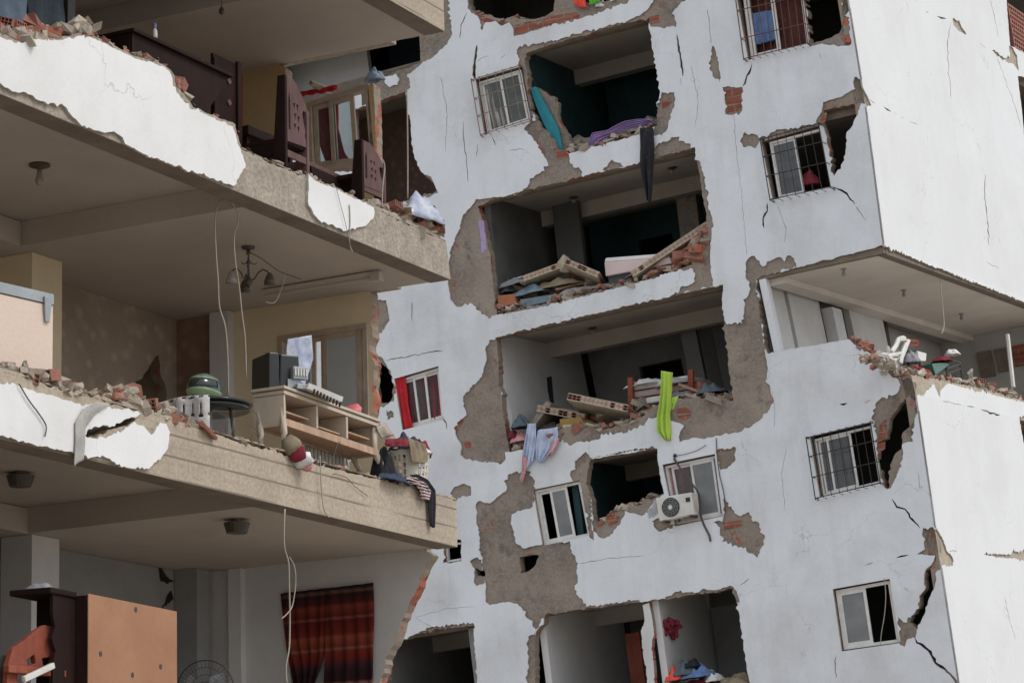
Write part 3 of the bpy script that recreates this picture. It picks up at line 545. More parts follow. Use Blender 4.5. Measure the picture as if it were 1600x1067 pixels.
# ------------------------------------------------------------------ windows
def window(fr, ax, val, quad, parent, mat, leaves, name='window', fw=.045, depth=.09, rec=.05, grille=None, panes='pane_dark', mull=True, lead=None, gfw=None):
    """quad: TL TR BR BL in px; leaves: list of (u0, u1, setback, pane material or None)"""
    Q = [fr.hit(ax, val, *q) for q in S(quad)]
    W = (Q[1] - Q[0]).length; H = (Q[3] - Q[0]).length; n = Vector((0, 0, 0)); n[ax] = 1
    def P(u, v, d): return (Q[0] * (1 - u) * (1 - v) + Q[1] * u * (1 - v) + Q[2] * u * v + Q[3] * (1 - u) * v) + n * d
    def bar(mb, u0, v0, u1, v1, d0, d1, mi=0):
        mb.hexa([P(u0, v1, d0), P(u1, v1, d0), P(u1, v1, d1), P(u0, v1, d1), P(u0, v0, d0), P(u1, v0, d0), P(u1, v0, d1), P(u0, v0, d1)], mi)
    a, b = fw / W, fw / H
    fm = MB(fr); bar(fm, 0, 0, 1, b, rec, rec + depth); bar(fm, 0, 1 - b, 1, 1, rec, rec + depth); bar(fm, 0, b, a, 1 - b, rec, rec + depth); bar(fm, 1 - a, b, 1, 1 - b, rec, rec + depth)
    wo = fm.build(name, mat, parent, bevel=.004)
    for u0, u1, sb, pm in leaves:
        s = MB(fr); d0 = rec + .012 + sb; d1 = d0 + .03; a2, b2 = a * .95, b * .95; v0, v1 = b, 1 - b
        bar(s, u0, v0, u0 + a2, v1, d0, d1); bar(s, u1 - a2, v0, u1, v1, d0, d1); bar(s, u0 + a2, v0, u1 - a2, v0 + b2, d0, d1); bar(s, u0 + a2, v1 - b2, u1 - a2, v1, d0, d1)
        s.build('sash', mat, wo, bevel=.003)
        if pm: q = MB(fr); bar(q, u0 + a2, v0 + b2, u1 - a2, v1 - b2, d0 + .01, d0 + .016); q.build('pane', pm, wo)
    if grille:
        gm, n_v, hs, off = grille; gr = MB(fr); g0 = -.03; ps = off; r = .009
        ex = .06 / W; ey = .05 / H
        for i in range(n_v + 1):
            u = -ex + (1 + 2 * ex) * i / n_v; k = .012 if i in (0, n_v) else .008
            gr.tube([P(u, -ey, g0), P(u, -ey, -ps), P(u, 1 + ey, -ps), P(u, 1 + ey, g0)], k, 5)
        for h in hs: gr.tube([P(-ex, h, g0), P(-ex, h, -ps), P(1 + ex, h, -ps), P(1 + ex, h, g0)], .010, 5)
        gr.build('grille', gm, wo)
    return wo, P
w1, _ = window(M, 0, 0, '746,128 812,108 828,188 760,210', B, 'white_frame', [(.05, .5, .03, 'pane_clear'), (.48, .95, 0, 'pane_clear')], grille=('iron_white', 6, (-.02, .33, .66, 1.02), .16))
w2, P_w2 = window(M, 0, 0, '1158,-12 1250,-32 1263,70 1172,92', B, 'white_frame', [(.05, .48, .03, None), (.46, .52, 0, None)], grille=('iron_rust', 9, (-.02, .3, .72, 1.02), .2), fw=.05)
w3, _ = window(M, 0, 0, '1200,222 1282,200 1300,294 1215,312', B, 'white_frame', [(.02, .48, .02, 'pane_dark')], grille=('iron_black', 7, (-.02, .28, .62, 1.02), .26))
w4, _ = window(M, 0, 0, '618,594 686,573 693,655 630,672', B, 'white_frame', [(.05, .4, .03, 'pane_clear'), (.35, .66, .0, 'pane_clear'), (.6, .95, .03, 'pane_clear')], fw=.055)
w5, _ = window(M, 0, 0, '834,766 905,751 921,836 849,852', B, 'white_frame', [(.05, .36, .03, None), (.3, .68, .0, 'pane_dust')], fw=.055)
w6, P_w6 = window(M, 0, 0, '1037,728 1118,711 1130,805 1054,820', B, 'white_frame', [(.1, .5, .03, 'pane_clear'), (.47, .93, 0, 'pane_dust')], fw=.05)
w7, _ = window(M, 0, 0, '1270,686 1361,664 1376,754 1284,776', B, 'white_frame', [(.05, .5, .03, 'pane_dark'), (.2, .62, 0, 'pane_dark')], grille=('iron_black', 8, (-.02, .3, .66, 1.02), .2))
w8, _ = window(M, 0, 0, '1304,922 1390,906 1405,1003 1317,1015', B, 'white_frame', [(.04, .53, 0, 'pane_dust')], fw=.06)
w15, _ = window(M, 0, 0, '694,850 722,846 723,874 696,879', B, 'white_frame', [])
# ================================================================== near building
LB = thing('apartment_building', 'near building stripped to bare concrete beams, its open rooms full of furniture', 'building', (-4, 1.5, 0))
Z3, Z2, Z1 = 11.36, 8.57, 5.69
def LP(ax, val, t): return P2(L, ax, val, S(t))
# floor bands: concrete edge beam with what is left of the parapet masonry on it
def beam(top_px, zb, seed, holes=(), x1=0.0, mats=('concrete', 'mortar_light')):
    pts = LP(1, 0, top_px); poly = [(-13, zb), (-13, pts[0][1])] + pts + [(x1, zb)]
    a = [(-13, zb)] + jag([(-13, pts[0][1])] + pts, .022, .06, seed)[:-1] + [pts[-1]]
    # straight soffit, ragged top
    return plate(MB(), 1, 0, .25, a + [(x1, zb)], [jag(h, .03, .06, seed) for h in holes], 0, 1).build('edge_beam', mats, LB)
beam('0,50 33,62 57,52 95,58 135,50 160,62 187,76 212,88 245,96 268,110 284,142 302,166 334,182 367,194 372,215 377,233 400,243 420,255 445,262 462,270 480,276 525,293 557,309 587,322 612,332 632,342 660,355 682,366 697,377', Z2, 1, mats=('concrete_rough', 'mortar_light'))
beam('0,572 20,577 40,586 62,597 90,607 120,617 150,620 180,628 200,626 225,640 250,648 270,652 300,668 330,675 375,692 420,702 475,720 512,730 550,740 588,747 625,754 672,766 691,771 713,781', Z1, 2, holes=[LP(1, 0, '138,668 160,664 185,655 205,651 212,656 205,664 190,668 165,676 140,686 132,683')])
beam('0,-70 300,-80 500,-60 640,-62 692,-45', Z3, 3)
# soffits and ceilings
for z, st in ((Z3, -2.0), (Z2, -3.65), (Z1, -3.5)):
    MB().box(st, .252, z + .004, .0, 3.75, z + .1).build('ceiling', 'ceiling_near', LB)
    MB().box(-13, .252, z + .26, .0, 6, z + .40).build('floor_slab', 'ceiling_near', LB)
    MB().box(st, .252, z + .1, st + .25, 3.5, z + .258).build('ceiling_beam', 'ceiling_near', LB)
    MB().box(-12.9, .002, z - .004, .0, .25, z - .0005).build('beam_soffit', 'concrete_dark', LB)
MB().box(-13, 2.9, Z1 + .0, -3.5, 3.2, Z1 + .25).build('ceiling_beam', 'ceiling_near', LB)
MB().box(-13, 2.9, Z2 + .0, -3.66, 3.2, Z2 + .25).build('ceiling_beam', 'ceiling_near', LB)
MB().box(-13, .0, 2.8, .0, 6, 3.29).build('floor_slab', 'concrete', LB)
for x in (-12.6, -8.4, -4.2, -.4): MB().box(x, .1, 0, x + .35, .45, 2.79).build('column', 'concrete', LB)
MB().box(-13, 5.9, 0, .2, 6.05, 14.6).build('wall', 'wall_dark', LB); MB().box(-13.2, 0, 0, -13.02, 6.05, 14.6).build('wall', 'wall_grey', LB)
MB().box(-13, .0, 14.2, .0, 6, 14.6).build('roof_slab', 'concrete', LB)
# ledge behind the beam at the right end (slab soffit running back past the end wall)
for z in (Z2, Z1, Z3): MB().box(.001, .7, z + .02, .16, 3.4, z + .38).build('edge_beam', 'concrete_rough', LB)
# --- end walls (inner face x=-.03)
XW = -.03
def endwall(poly, holes, mat, seed, ms='broken_brick', amp=.02): return plate(MB(), 0, XW, .15, jag(poly, amp, .07, seed), holes, 0, 1).build('wall', [mat, ms], LB)
e2 = [(5.89, Z2 + .06), (1.0, Z2 + .06)] + LP(0, XW, '582,480 579,500 582,520 580,545 583,570 581,600 584,625 582,650 588,668 600,676 612,690 620,705') + [(.6, 6.0), (5.89, 6.0)]
endwall(e2, [[(1.02, 7.18), (2.16, 7.18), (2.16, 8.22), (1.02, 8.22)]], 'wall_yellow', 11)
e1 = [(5.89, Z1 + .06), (.42, Z1 + .06)] + LP(0, XW, '675,867 662,887 657,907 647,930 636,950 627,970 622,985 620,1000 612,1015 605,1030 598,1050 590,1080') + [(1.2, 3.3), (5.89, 3.3)]
endwall(e1, [[(1.06, 4.0), (2.1, 4.0), (2.1, 5.3), (1.06, 5.3)]], 'wall_white', 12, amp=.055)
e3 = [(5.89, Z3 + .06), (2.2, Z3 + .06)] + LP(0, XW, '445,108 447,140 443,180 445,215 447,268 486,276 560,276 578,270 577,200 574,133 583,130 586,180 588,262') + [(.9, 9.0), (5.89, 9.0)]
endwall(e3, [], 'wall_mustard', 13, amp=.012)
# --- back walls and columns, storey by storey
plate(MB(), 1, 3.5, .12, [(-3.1, 6.0), (-.04, 6.0), (-.04, Z2 + .003), (-3.1, Z2 + .003)], [jag(LP(1, 3.5, '186,614 205,602 222,590 233,572 245,556 249,568 250,586 259,602 261,622 268,664 180,664'), .03, .07, 3)], 0, 1).build('wall', ['wall_paper', 'rim'], LB)
MB().box(-.045, 3.0, 6.0, -.031, 3.498, Z2).build('wall_panel', 'wall_brown', LB); MB().box(-.16, 2.74, 6.0, -.031, 2.98, Z2).build('column', 'wall_white', LB)
cx0, cx1 = L.hit(1, 2.95, 50, 430).x, L.hit(1, 2.95, 97, 430).x
MB().box(cx0, 2.95, 6.0, cx1, 3.45, Z2).build('column', 'wall_yellow', LB)
MB().box(-13, 4.1, 6.0, cx0, 4.2, Z2 + .25).build('wall', 'wall_yellow', LB)
MB().box(-3.0, 3.3, 3.3, .0, 3.42, Z1).build('wall', 'wall_grey', LB); MB().box(-.4, 3.0, 3.3, -.16, 3.29, Z1).build('column', 'wall_grey', LB)
cx0, cx1 = L.hit(1, 2.95, 43, 900).x, L.hit(1, 2.95, 86, 900).x
MB().box(cx0, 2.9, 3.3, cx1, 3.28, Z1).build('column', 'wall_white', LB); MB().box(-13, 4.4, 3.3, cx0 + .5, 4.5, Z1 + .25).build('wall', 'wall_dark', LB)
MB().box(-.12, 2.62, 3.3, -.031, 2.78, Z1).build('column', 'wall_white', LB)
MB().box(-13, 3.6, 8.99, -.04, 3.7, Z3 + .25).build('wall', 'wall_brown', LB); plate(MB(), 0, XW - .008, .007, LP(0, XW, '371,119 380,117 380,198 371,202'), [], 0, 0).build('wall_panel', ['wall_orange', 'wall_orange'], LB)
# patches of plaster still clinging to the parapets
def slabpatch(t, seed): return plate(MB(), 1, -.03, .028, jag(LP(1, -.03, t), .022, .05, seed), [], 0, 1).build('plaster', ['plaster_near', 'plaster_edge'], LB)
slabpatch('-70,40 0,59 33,69 57,61 95,64 135,55 160,66 187,80 212,92 245,100 265,112 270,135 280,147 300,170 332,185 365,197 372,225 384,258 375,275 367,291 325,277 287,263 250,252 217,237 195,225 192,215 178,206 160,207 125,197 110,180 100,167 75,162 40,145 20,144 0,130 -70,100', 21)
slabpatch('482,272 490,280 525,296 557,311 585,325 585,337 575,350 562,357 537,360 520,352 500,347 490,335 481,315 482,297', 22)
slabpatch('-70,560 0,597 30,602 50,610 82,617 107,627 135,632 150,628 165,636 215,642 222,646 212,652 195,655 175,664 150,667 136,672 133,684 152,684 175,680 197,670 210,662 225,665 237,680 250,660 260,662 265,675 262,702 250,717 232,730 212,731 190,727 160,715 130,710 115,706 55,695 25,687 0,680 -70,650', 23)
slabpatch('60,690 75,691 100,698 110,706 70,698', 24) if 0 else None
def spotL(t, mat, d=-.006): return plate(MB(), 1, d, .005, jag(LP(1, 0, t), .015, .05, 5), [], 0, 0).build('exposed_brick', [mat, mat], LB)
spotL('0,35 20,48 34,64 20,60 0,50', 'broken_brick'); spotL('60,38 95,45 96,60 70,58', 'brick'); spotL('274,120 285,128 283,140 275,135', 'brick')
# windows of the near building, seen from inside
def lq(pts):  # local (y, z) -> px string for window()
    o = []
    for y, z in pts:
        d = Vector((XW, y, z)) - CAM; o.append('%.3f,%.3f' % (800 + FPX * d.dot(CR) / d.dot(CF), 533.5 - FPX * d.dot(CU) / d.dot(CF)))
    return ' '.join(o)
nw, P_nw = window(L, 0, XW, lq([(2.16, 8.22), (1.02, 8.22), (1.02, 7.18), (2.16, 7.18)]), LB, 'beige_frame', [(.36, .52, .02, None), (.50, .93, 0, 'pane_frost')], rec=-.02, fw=.06)
window(L, 0, XW, lq([(2.1, 5.3), (1.06, 5.3), (1.06, 4.0), (2.1, 4.0)]), LB, 'white_frame', [(.04, .52, .02, 'pane_frost'), (.48, .96, 0, 'pane_frost')], rec=.0, fw=.05)
q3 = '480,161 577,131 588,262 484,268'
nw3, P_nw3 = window(L, 0, XW + .02, q3, LB, 'beige_frame', [(.08, .42, .02, 'pane_clear'), (.34, .74, 0, 'pane_clear')], rec=-.02, fw=.055)

# ================================================================== helpers for things
def strip(fr, ax, val, left, right, name, mat, label, cat, group=None, amp=.03, waves=5, thick=.012, nv=26, nu=20, seed=0, parent=None, lean=0, wob=.5):
    """hanging cloth between two ragged edges traced top to bottom"""
    def res(t):
        pts = [fr.hit(ax, val, *q) for q in S(t)]; d = [0]
        for a, b in zip(pts, pts[1:]): d.append(d[-1] + (b - a).length)
        def f(v):
            s_ = v * d[-1]
            for i in range(len(pts) - 1):
                if s_ <= d[i + 1] + 1e-9: return pts[i].lerp(pts[i + 1], (s_ - d[i]) / max(1e-6, d[i + 1] - d[i]))
            return pts[-1]
        return f
    A, Bf = res(left), res(right); n = Vector((0, 0, 0)); n[ax] = 1
    def f(u, v):
        p = A(v).lerp(Bf(v), u); k = noise.noise(Vector((u * 2.3, v * 1.7, seed))) * amp * wob * 2
        return p + n * (k + amp * sin(u * waves * 2 * pi + 1.3 * sin(v * 3 + seed)) * (.35 + .65 * v) + lean * v)
    o = MB(fr).sheet(f, nu, nv).build(name, mat, parent, smooth=True, solid=thick)
    if parent is None: tag(o, label, cat, group)
    return o
def garment(fr, c, size, mat, label, name='garment', cat='clothing', group=None, seed=0, rot=0):
    """a crumpled piece of cloth lying in folds"""
    c = Vector(c); R = Matrix.Rotation(rot, 3, 'Z'); rn = random.Random(seed)
    def f(u, v):
        a = u * 2 * pi; r = v; x, y = cos(a) * r, sin(a) * r
        e = 1 + .35 * noise.noise(Vector((cos(a) * 1.6, sin(a) * 1.6, seed)))
        h = (1 - v ** 2.2) * (.72 + .5 * noise.noise(Vector((x * 2.2, y * 2.2, seed + 3)))) + .22 * noise.noise(Vector((x * 5, y * 5, seed + 6))) * (1 - v * .5) + .10 * sin(9 * x + 4 * y + seed) * (1 - v)
        q = R @ Vector((x * size[0] * e, y * size[1] * e, 0)); return c + q + Vector((0, 0, max(-.02, h) * size[2]))
    o = MB(fr).sheet(f, 36, 12).build(name, mat, None, smooth=True, solid=.012); return tag(o, label, cat, group)
def comb(mb, c, sz, rot, cell=.1, skin=.02, mi=0, mi2=1, z90=False, jit=0, fill=0):
    """hollow clay block or slab piece: skins and ribs, open cells at both long sides"""
    R = Matrix.Rotation(rot[2], 3, 'Z') @ Matrix.Rotation(rot[1], 3, 'Y') @ Matrix.Rotation(rot[0], 3, 'X'); c = Vector(c); lx, ly, lz = sz
    if z90: R = R @ Matrix.Rotation(pi / 2, 3, 'Z')
    def bx(x0, y0, z0, x1, y1, z1, m): mb.hexa([c + R @ Vector(q) for q in ((x0, y0, z0), (x1, y0, z0), (x1, y1, z0), (x0, y1, z0), (x0, y0, z1), (x1, y0, z1), (x1, y1, z1), (x0, y1, z1))], m)
    bx(-lx / 2, -ly / 2, lz / 2 - skin, lx / 2, ly / 2, lz / 2, mi2); bx(-lx / 2, -ly / 2, -lz / 2, lx / 2, ly / 2, -lz / 2 + skin, mi2)
    n = max(2, round(lx / cell))
    for i in range(n + 1):
        x = -lx / 2 + (lx - .014) * i / n; bx(x, -ly / 2, -lz / 2 + skin, x + .014, ly / 2, lz / 2 - skin, mi)
    rf = random.Random(int(lx * 977 + ly * 31)); run = 0
    for i in range(n):
        if fill and rf.random() < fill: bx(-lx / 2 + (lx - .014) * i / n + .001, -ly / 2 + rf.uniform(-.012, .004), -lz / 2 + skin * .8, -lx / 2 + (lx - .014) * (i + 1) / n + .013, ly / 2 - .004, lz / 2 - skin * .8, mi2)
    if lz > .11: bx(-lx / 2 + .002, -ly / 2 + .002, -.007, lx / 2 - .002, ly / 2 - .002, .007, mi)
    return mb
def cable(fr, ax, val, t, r, label, mat='cable', sm=4, name='cable', vals=None):
    pts = S(t); P = [fr.hit(ax, (vals[i] if vals else val), *q) for i, q in enumerate(pts)]; out = []
    for i in range(len(P) - 1):
        p0, p1, p2, p3 = P[max(0, i - 1)], P[i], P[i + 1], P[min(len(P) - 1, i + 2)]
        for k in range(sm):
            s_ = k / sm; out.append(.5 * ((2 * p1) + (p2 - p0) * s_ + (2 * p0 - 5 * p1 + 4 * p2 - p3) * s_ ** 2 + (3 * p1 - p0 - 3 * p2 + p3) * s_ ** 3))
    out.append(P[-1]); o = MB(fr).tube(out, r, 5).build(name, mat, smooth=True); return tag(o, label, 'cable')
def rubble(name_label, fr, ax, val, t, n, rmin, rmax, mats, spread=.12, seed=1, depth=.18, up=.05):
    """ragged crust of debris along a broken ledge"""
    n = int(n * 2.4); rn = random.Random(seed); pts = [fr.hit(ax, val, *q) for q in S(t)]; mb = MB(fr); nn = Vector((0, 0, 0)); nn[ax] = 1
    for k in range(n):
        i = rn.randrange(len(pts) - 1); p = pts[i].lerp(pts[i + 1], rn.random()); r = rmin * .5 + (rmax * 1.7 - rmin * .5) * rn.random() ** 2.6
        mb.rock(p + nn * rn.uniform(.0, depth) + Vector((0, 0, rn.uniform(-.3, 1) * up)), r, (rn.uniform(.6, 1.9), rn.uniform(.6, 1.6), rn.uniform(.3, .9)), rn, rn.randrange(len(mats)), sub=rn.choice((0, 0, 1)))
    o = mb.build('rubble', mats); return tag(o, name_label, 'rubble', kind='stuff')
brick0 = None
def brick(fr, ax, val, px, label, group, rot=None, rn=RN, dz=0, cls='clay'):
    global brick0
    p = fr.w(fr.hit(ax, val, *px) + Vector((0, 0, dz))); r = rot or (rn.uniform(-.4, .4), rn.uniform(-.4, .4), rn.uniform(0, 3.1))
    if brick0 is None:
        mb = comb(MB(), (0, 0, .06), (.26, .19, .12), (0, 0, 0), .07, .014, 0, 0); o = mb.build('hollow_brick', ['clay', 'clay']); o.name = 'hollow_brick'; brick0 = o
    else: o = brick0.copy(); sc.collection.objects.link(o)
    o.location = p; o.rotation_euler = r; k = rn.uniform(.5, .85); o.scale = (k, k, k)
    return tag(o, label, 'brick', group)

# ================================================================== near building: middle room
FZ = 6.19
def dresser():
    a = L.hit(1, .12, 443, 603); b_ = L.hit(1, .12, 589, 655); c = L.hit(2, a.z, 384, 606)
    A, X, Y = Vector(a), (Vector(b_) - Vector(a)), (Vector(c) - Vector(a)); Y.z = 0; X2 = Vector(X); X2.z = 0; wd = X2.length; ux = X2.normalized(); uy = Vector((-ux.y, ux.x, 0)); dp = min(.5, abs(Y.dot(uy))); H = A.z - FZ
    O = Vector((A.x, A.y, FZ)); t = thing('dresser', 'cream dresser with its drawers gone and curved legs, standing on the broken floor edge', 'dresser', O)
    # the piece has sunk at its far end
    drop = (b_.z - a.z)
    def W(x, y, z): return O + ux * x + uy * y + Vector((0, 0, z + drop * x / wd))
    def bx(mb, x0, y0, z0, x1, y1, z1, mi=0): mb.hexa([W(*q) for q in ((x0, y0, z0), (x1, y0, z0), (x1, y1, z0), (x0, y1, z0), (x0, y0, z1), (x1, y0, z1), (x1, y1, z1), (x0, y1, z1))], mi)
    m = MB(); bx(m, -.03, -.03, H - .03, wd + .03, dp + .02, H); m.build('top', 'cream_lacquer', t, bevel=.006)
    m = MB(); bx(m, -.01, -.012, H - .075, wd + .01, dp, H - .04); m.build('cornice', 'cream_lacquer', t)
    z0, z1 = H - .38, H - .08
    for nm, x in (('side_panel', 0), ('side_panel', wd - .025)):
        m = MB(); bx(m, x, 0, z0, x + .025, dp, z1); m.build(nm, 'cream_lacquer', t)
    m = MB(); bx(m, .03, .03, z0 + .04, .035, dp - .04, z1 - .04)
    for x in (wd * .345, wd * .665):
        m = MB(); bx(m, x - .016, 0, z0 + .08, x + .016, dp - .04, z1); m.build('divider', 'cream_lacquer', t)
    m = MB(); bx(m, .026, dp - .03, z0, wd - .026, dp - .015, z1); m.build('back_panel', 'wood_raw', t)
    m = MB(); bx(m, .026, -.008, z0, wd - .026, .02, z0 + .07); m.build('front_rail', 'wood_raw', t)
    m = MB(); bx(m, .026, .03, z0 + .02, wd - .026, dp - .04, z0 + .04); m.build('shelf', 'wood_raw', t)
    m = MB()
    for xa, xb, zz in ((.03, .3, .15), (.36, .63, .11), (.7, .96, .16)): bx(m, wd * xa, .05, z0 + zz, wd * xb, dp * .8, z0 + zz + .015)
    m.build('drawer_runner', 'wood_raw', t)
    for x, y, s_ in ((.03, .03, -1), (wd - .03, .03, 1), (.03, dp - .05, -1), (wd - .03, dp - .05, 1)):
        zz = [z1, z0 + .1, z0, z0 - .09, .2, .1, .03, 0]; off = [0, .005, .02, .05, .055, .02, .0, .03]
        m = MB(); m.tube([W(x + s_ * o * 1.3, y - o, max(0, z)) for z, o in zip(zz, off)], [.024, .03, .036, .034, .028, .022, .018, .024], 8); m.build('leg', 'cream_lacquer', t, smooth=True)
    for x in (.0, wd):
        pass
    return W, wd, dp, H
W_d, wd, dp, HD = dresser()
def tv():
    o = W_d(.08, .12, HD + .004); t = thing('television', 'old black tube television with its casing open, on the dresser beside the window', 'television', o)
    m = MB(); ax = Vector((.85, -.5, 0)).normalized(); ay = Vector((.5, .85, 0)).normalized()
    def q(x, y, z): return o + ax * x + ay * y + Vector((0, 0, z))
    def hx(m, x0, y0, z0, x1, y1, z1, i=.0): m.hexa([q(x0, y0, z0), q(x1, y0, z0), q(x1, y1, z0), q(x0, y1, z0), q(x0 + i, y0 + i * .3, z1), q(x1 - i, y0 + i * .3, z1), q(x1 - i, y1 - i, z1), q(x0 + i, y1 - i, z1)])
    hx(m, -.1, -.02, .0, .02, .36, .35, .006); m.build('front_bezel', 'plastic_black', t, bevel=.012)
    m = MB(); hx(m, .021, -.01, .0, .25, .33, .345, .015); m.build('casing', 'plastic_black', t, bevel=.015)
    m = MB(); hx(m, .1, -.03, .02, .24, .04, .1); m.build('speaker_grille', 'metal_grey', t)
    m = MB(); m.tube([q(-.09, .05, .35), q(-.06, .1, .365), q(-.02, .2, .365), q(.01, .25, .35)], .006); m.build('handle', 'plastic_black', t)
    tt = thing('electrical_board', 'small grey circuit chassis pushed against the black television', 'electronics', q(.16, -.06, .02))
    m = MB(); hx(m, .14, -.07, .1, .3, .0, .22); hx(m, .17, -.09, .0, .3, -.04, .05); m.build('chassis', 'metal_grey', tt, bevel=.004); m = MB()
    for k in range(5): hx(m, .15 + .03 * k, -.085, .13, .165 + .03 * k, -.07, .2)
    m.build('component', 'plastic_white', tt)
tv()
strip(L, 1, .28, '449,530 446,560 452,600', '484,524 487,560 476,603', 'plastic_bag', 'bag_film', 'blue and clear plastic film bunched against the left window leaf', 'bag', amp=.03, waves=2, seed=4)
b0 = W_d(.36, .1, HD)
tag(MB().rock(b0 + Vector((0, 0, .06)), .12, (1.3, .8, .55), random.Random(3), 0, 2).build('packet', 'plastic_blue', smooth=True), 'blue and white packet lying on the cream dresser top', 'packet')
t = thing('tray', 'white plastic dish rack tray tipping over the front edge of the dresser', 'tray', W_d(.5, -.02, HD + .01)); m = MB()
o = W_d(.52, .0, HD + .03); m.rbox(o, (.55, .3, .012), (.25, .1, -.1)); m.build('base', 'plastic_white', t); m = MB()
for s_ in (-1, 1): m.rbox(o + Vector((0, s_ * .15, .02 + s_ * .03)), (.55, .012, .05), (.25, .1, -.1))
m.build('rim', 'plastic_white', t); m = MB()
for k in range(9): m.rbox(o + Vector((-.24 + .06 * k, -.17, -.045 - .006 * k)), (.018, .012, .05), (.25, .1, -.1))
m.build('slats', 'plastic_black', t)
tag(MB().rock(W_d(wd * .84, .12, HD + .05), .11, (1.2, .9, .5), random.Random(5), 0, 2).build('packet', 'plastic_pink', smooth=True), 'pink plastic wrap lying at the right end of the dresser', 'packet')
# helmet and round table
def round_table():
    p = L.hit(2, FZ + .46, 322, 633); p.y += .15; c = L.hit(1, .55, 326, 634); top = c.z; t = thing('round_table', 'round black glass table with a thick rim, in front of the brown wall', 'table', (c.x, c.y, FZ))
    MB().lathe((c.x, c.y, top), [(.36, -.015), (.41, -.012), (.42, 0), (.41, .012), (.36, .015)], 40).build('table_top', 'table_black', t, smooth=True)
    MB().lathe((c.x, c.y, top - .035), [(.05, -.02), (.39, -.02), (.39, .01), (.05, .01)], 40).build('rim', 'table_black', t, smooth=True)
    MB().lathe((c.x, c.y, FZ), [(.22, 0), (.22, .02), (.05, .05), (.035, .1), (.035, top - FZ - .05), (.12, top - FZ - .03)], 20).build('pedestal', 'metal_grey', t, smooth=True)
    for k in range(3):
        a = k * 2.1 + .5; MB().tube([(c.x + .3 * cos(a), c.y + .3 * sin(a), FZ), (c.x + .24 * cos(a), c.y + .24 * sin(a), top - .04)], .014).build('leg', 'iron_black', t)
    # crochet cloth: flat part and hanging scallops with holes
    h = []
    for k in range(14):
        a = 2 * pi * k / 14
    x0 = c.x - .40
    def f(u, v):
        a = 2.75 + (u - .5) * 2.0; r = .05 + v * .62; sc_ = .03 * abs(sin(u * 5 * pi)) * max(0, v - .6) * 2.5
        if r < .425: return Vector((c.x + r * cos(a), c.y + r * sin(a), top + .017))
        k = r - .425; return Vector((c.x + (.428 + .02 * sin(u * 22)) * cos(a), c.y + (.428 + .02 * sin(u * 22)) * sin(a), top + .017 - (k + sc_) * 1.55))
    o = MB().sheet(f, 60, 40).build('tablecloth', 'crochet', None, smooth=True, solid=.006); tag(o, 'off white crochet cloth hanging over the left side of the round black table', 'tablecloth')
    me = o.data  # open up the lace
    import bmesh
    bm = bmesh.new(); bm.from_mesh(me); kill = [f_ for i, f_ in enumerate(bm.faces) if (i // 60) > 20 and (((i % 60) % 6 in (0,) and (i // 60) % 7 in (0, 1, 2, 6)) or ((i // 60) % 7 == 3 and (i % 60) % 6 in (5, 0, 1)))]
    bmesh.ops.delete(bm, geom=kill, context='FACES'); bm.to_mesh(me); bm.free()
    hc = L.hit(1, .5, 320, 600); hz = top + .02; t = thing('helmet', 'grey and green full face motorcycle helmet resting on the round table', 'helmet', (hc.x, hc.y, hz))
    m = MB(); V = []
    def g(u, v):
        th = v * pi * .80; ph = u * 2 * pi; r = .15; x = cos(ph) * sin(th); y = sin(ph) * sin(th); z = cos(th)
        fx = 1.35 if x < 0 else 1.15; zz = z * r * (1.0 if z > 0 else .95); return Vector((hc.x + x * r * fx, hc.y + y * r * .95, hz + .105 + zz + (.02 * x * -1 if z < 0 else 0)))
    MB().sheet(g, 32, 20).build('shell', 'helmet_shell', t, smooth=True, solid=.008)
    def band(u, v): q_ = g(.5 + (u - .5) * .95, .33 + .05 * v + .17 * abs(u - .5)); cc = Vector((hc.x, hc.y, hz + .1)); return cc + (q_ - cc) * 1.05
    MB().sheet(band, 30, 3).build('stripe', 'helmet_green', t, smooth=True, solid=.004)
    def vis(u, v): q_ = g(.5 + (u - .5) * .5, .42 + .2 * v); cc = Vector((hc.x, hc.y, hz + .1)); return cc + (q_ - cc) * 1.04
    MB().sheet(vis, 20, 6).build('visor', 'table_black', t, smooth=True, solid=.004)
    def chin(u, v): q_ = g(.5 + (u - .5) * .7, .70 + .2 * v); cc = Vector((hc.x, hc.y, hz + .1)); return cc + (q_ - cc) * 1.07
    MB().sheet(chin, 20, 4).build('chin_guard', 'helmet_green', t, smooth=True, solid=.01)
round_table()
# chest freezer
def cornerbox(name, A, Bp, dvec, zb, t, mat, bevel=.004):
    A, Bp, d = Vector(A), Vector(Bp), Vector(dvec); m = MB(); P = [A, Bp, Bp + d, A + d]
    m.hexa([Vector((p.x, p.y, zb)) for p in P] + P); return m.build(name, mat, t, bevel=bevel)
a, b_ = L.hit(2, 7.06, -30, 452), L.hit(2, 7.06, 83, 478); a.z = b_.z = 7.06; dv = Vector((-(b_ - a).y, (b_ - a).x, 0)).normalized() * .55
t = thing('chest_freezer', 'cream chest freezer with a grey lid and hinge at the left of the middle room', 'freezer', ((a.x + b_.x) / 2, (a.y + b_.y) / 2, FZ))
cornerbox('body', a, b_, dv, FZ + .0, t, 'cream_panel'); up = Vector((0, 0, .10)); n_ = dv.normalized() * .012
cornerbox('lid', a + up - n_, b_ + up - n_, dv, 7.066, t, 'metal_grey'); u_ = (b_ - a).normalized()
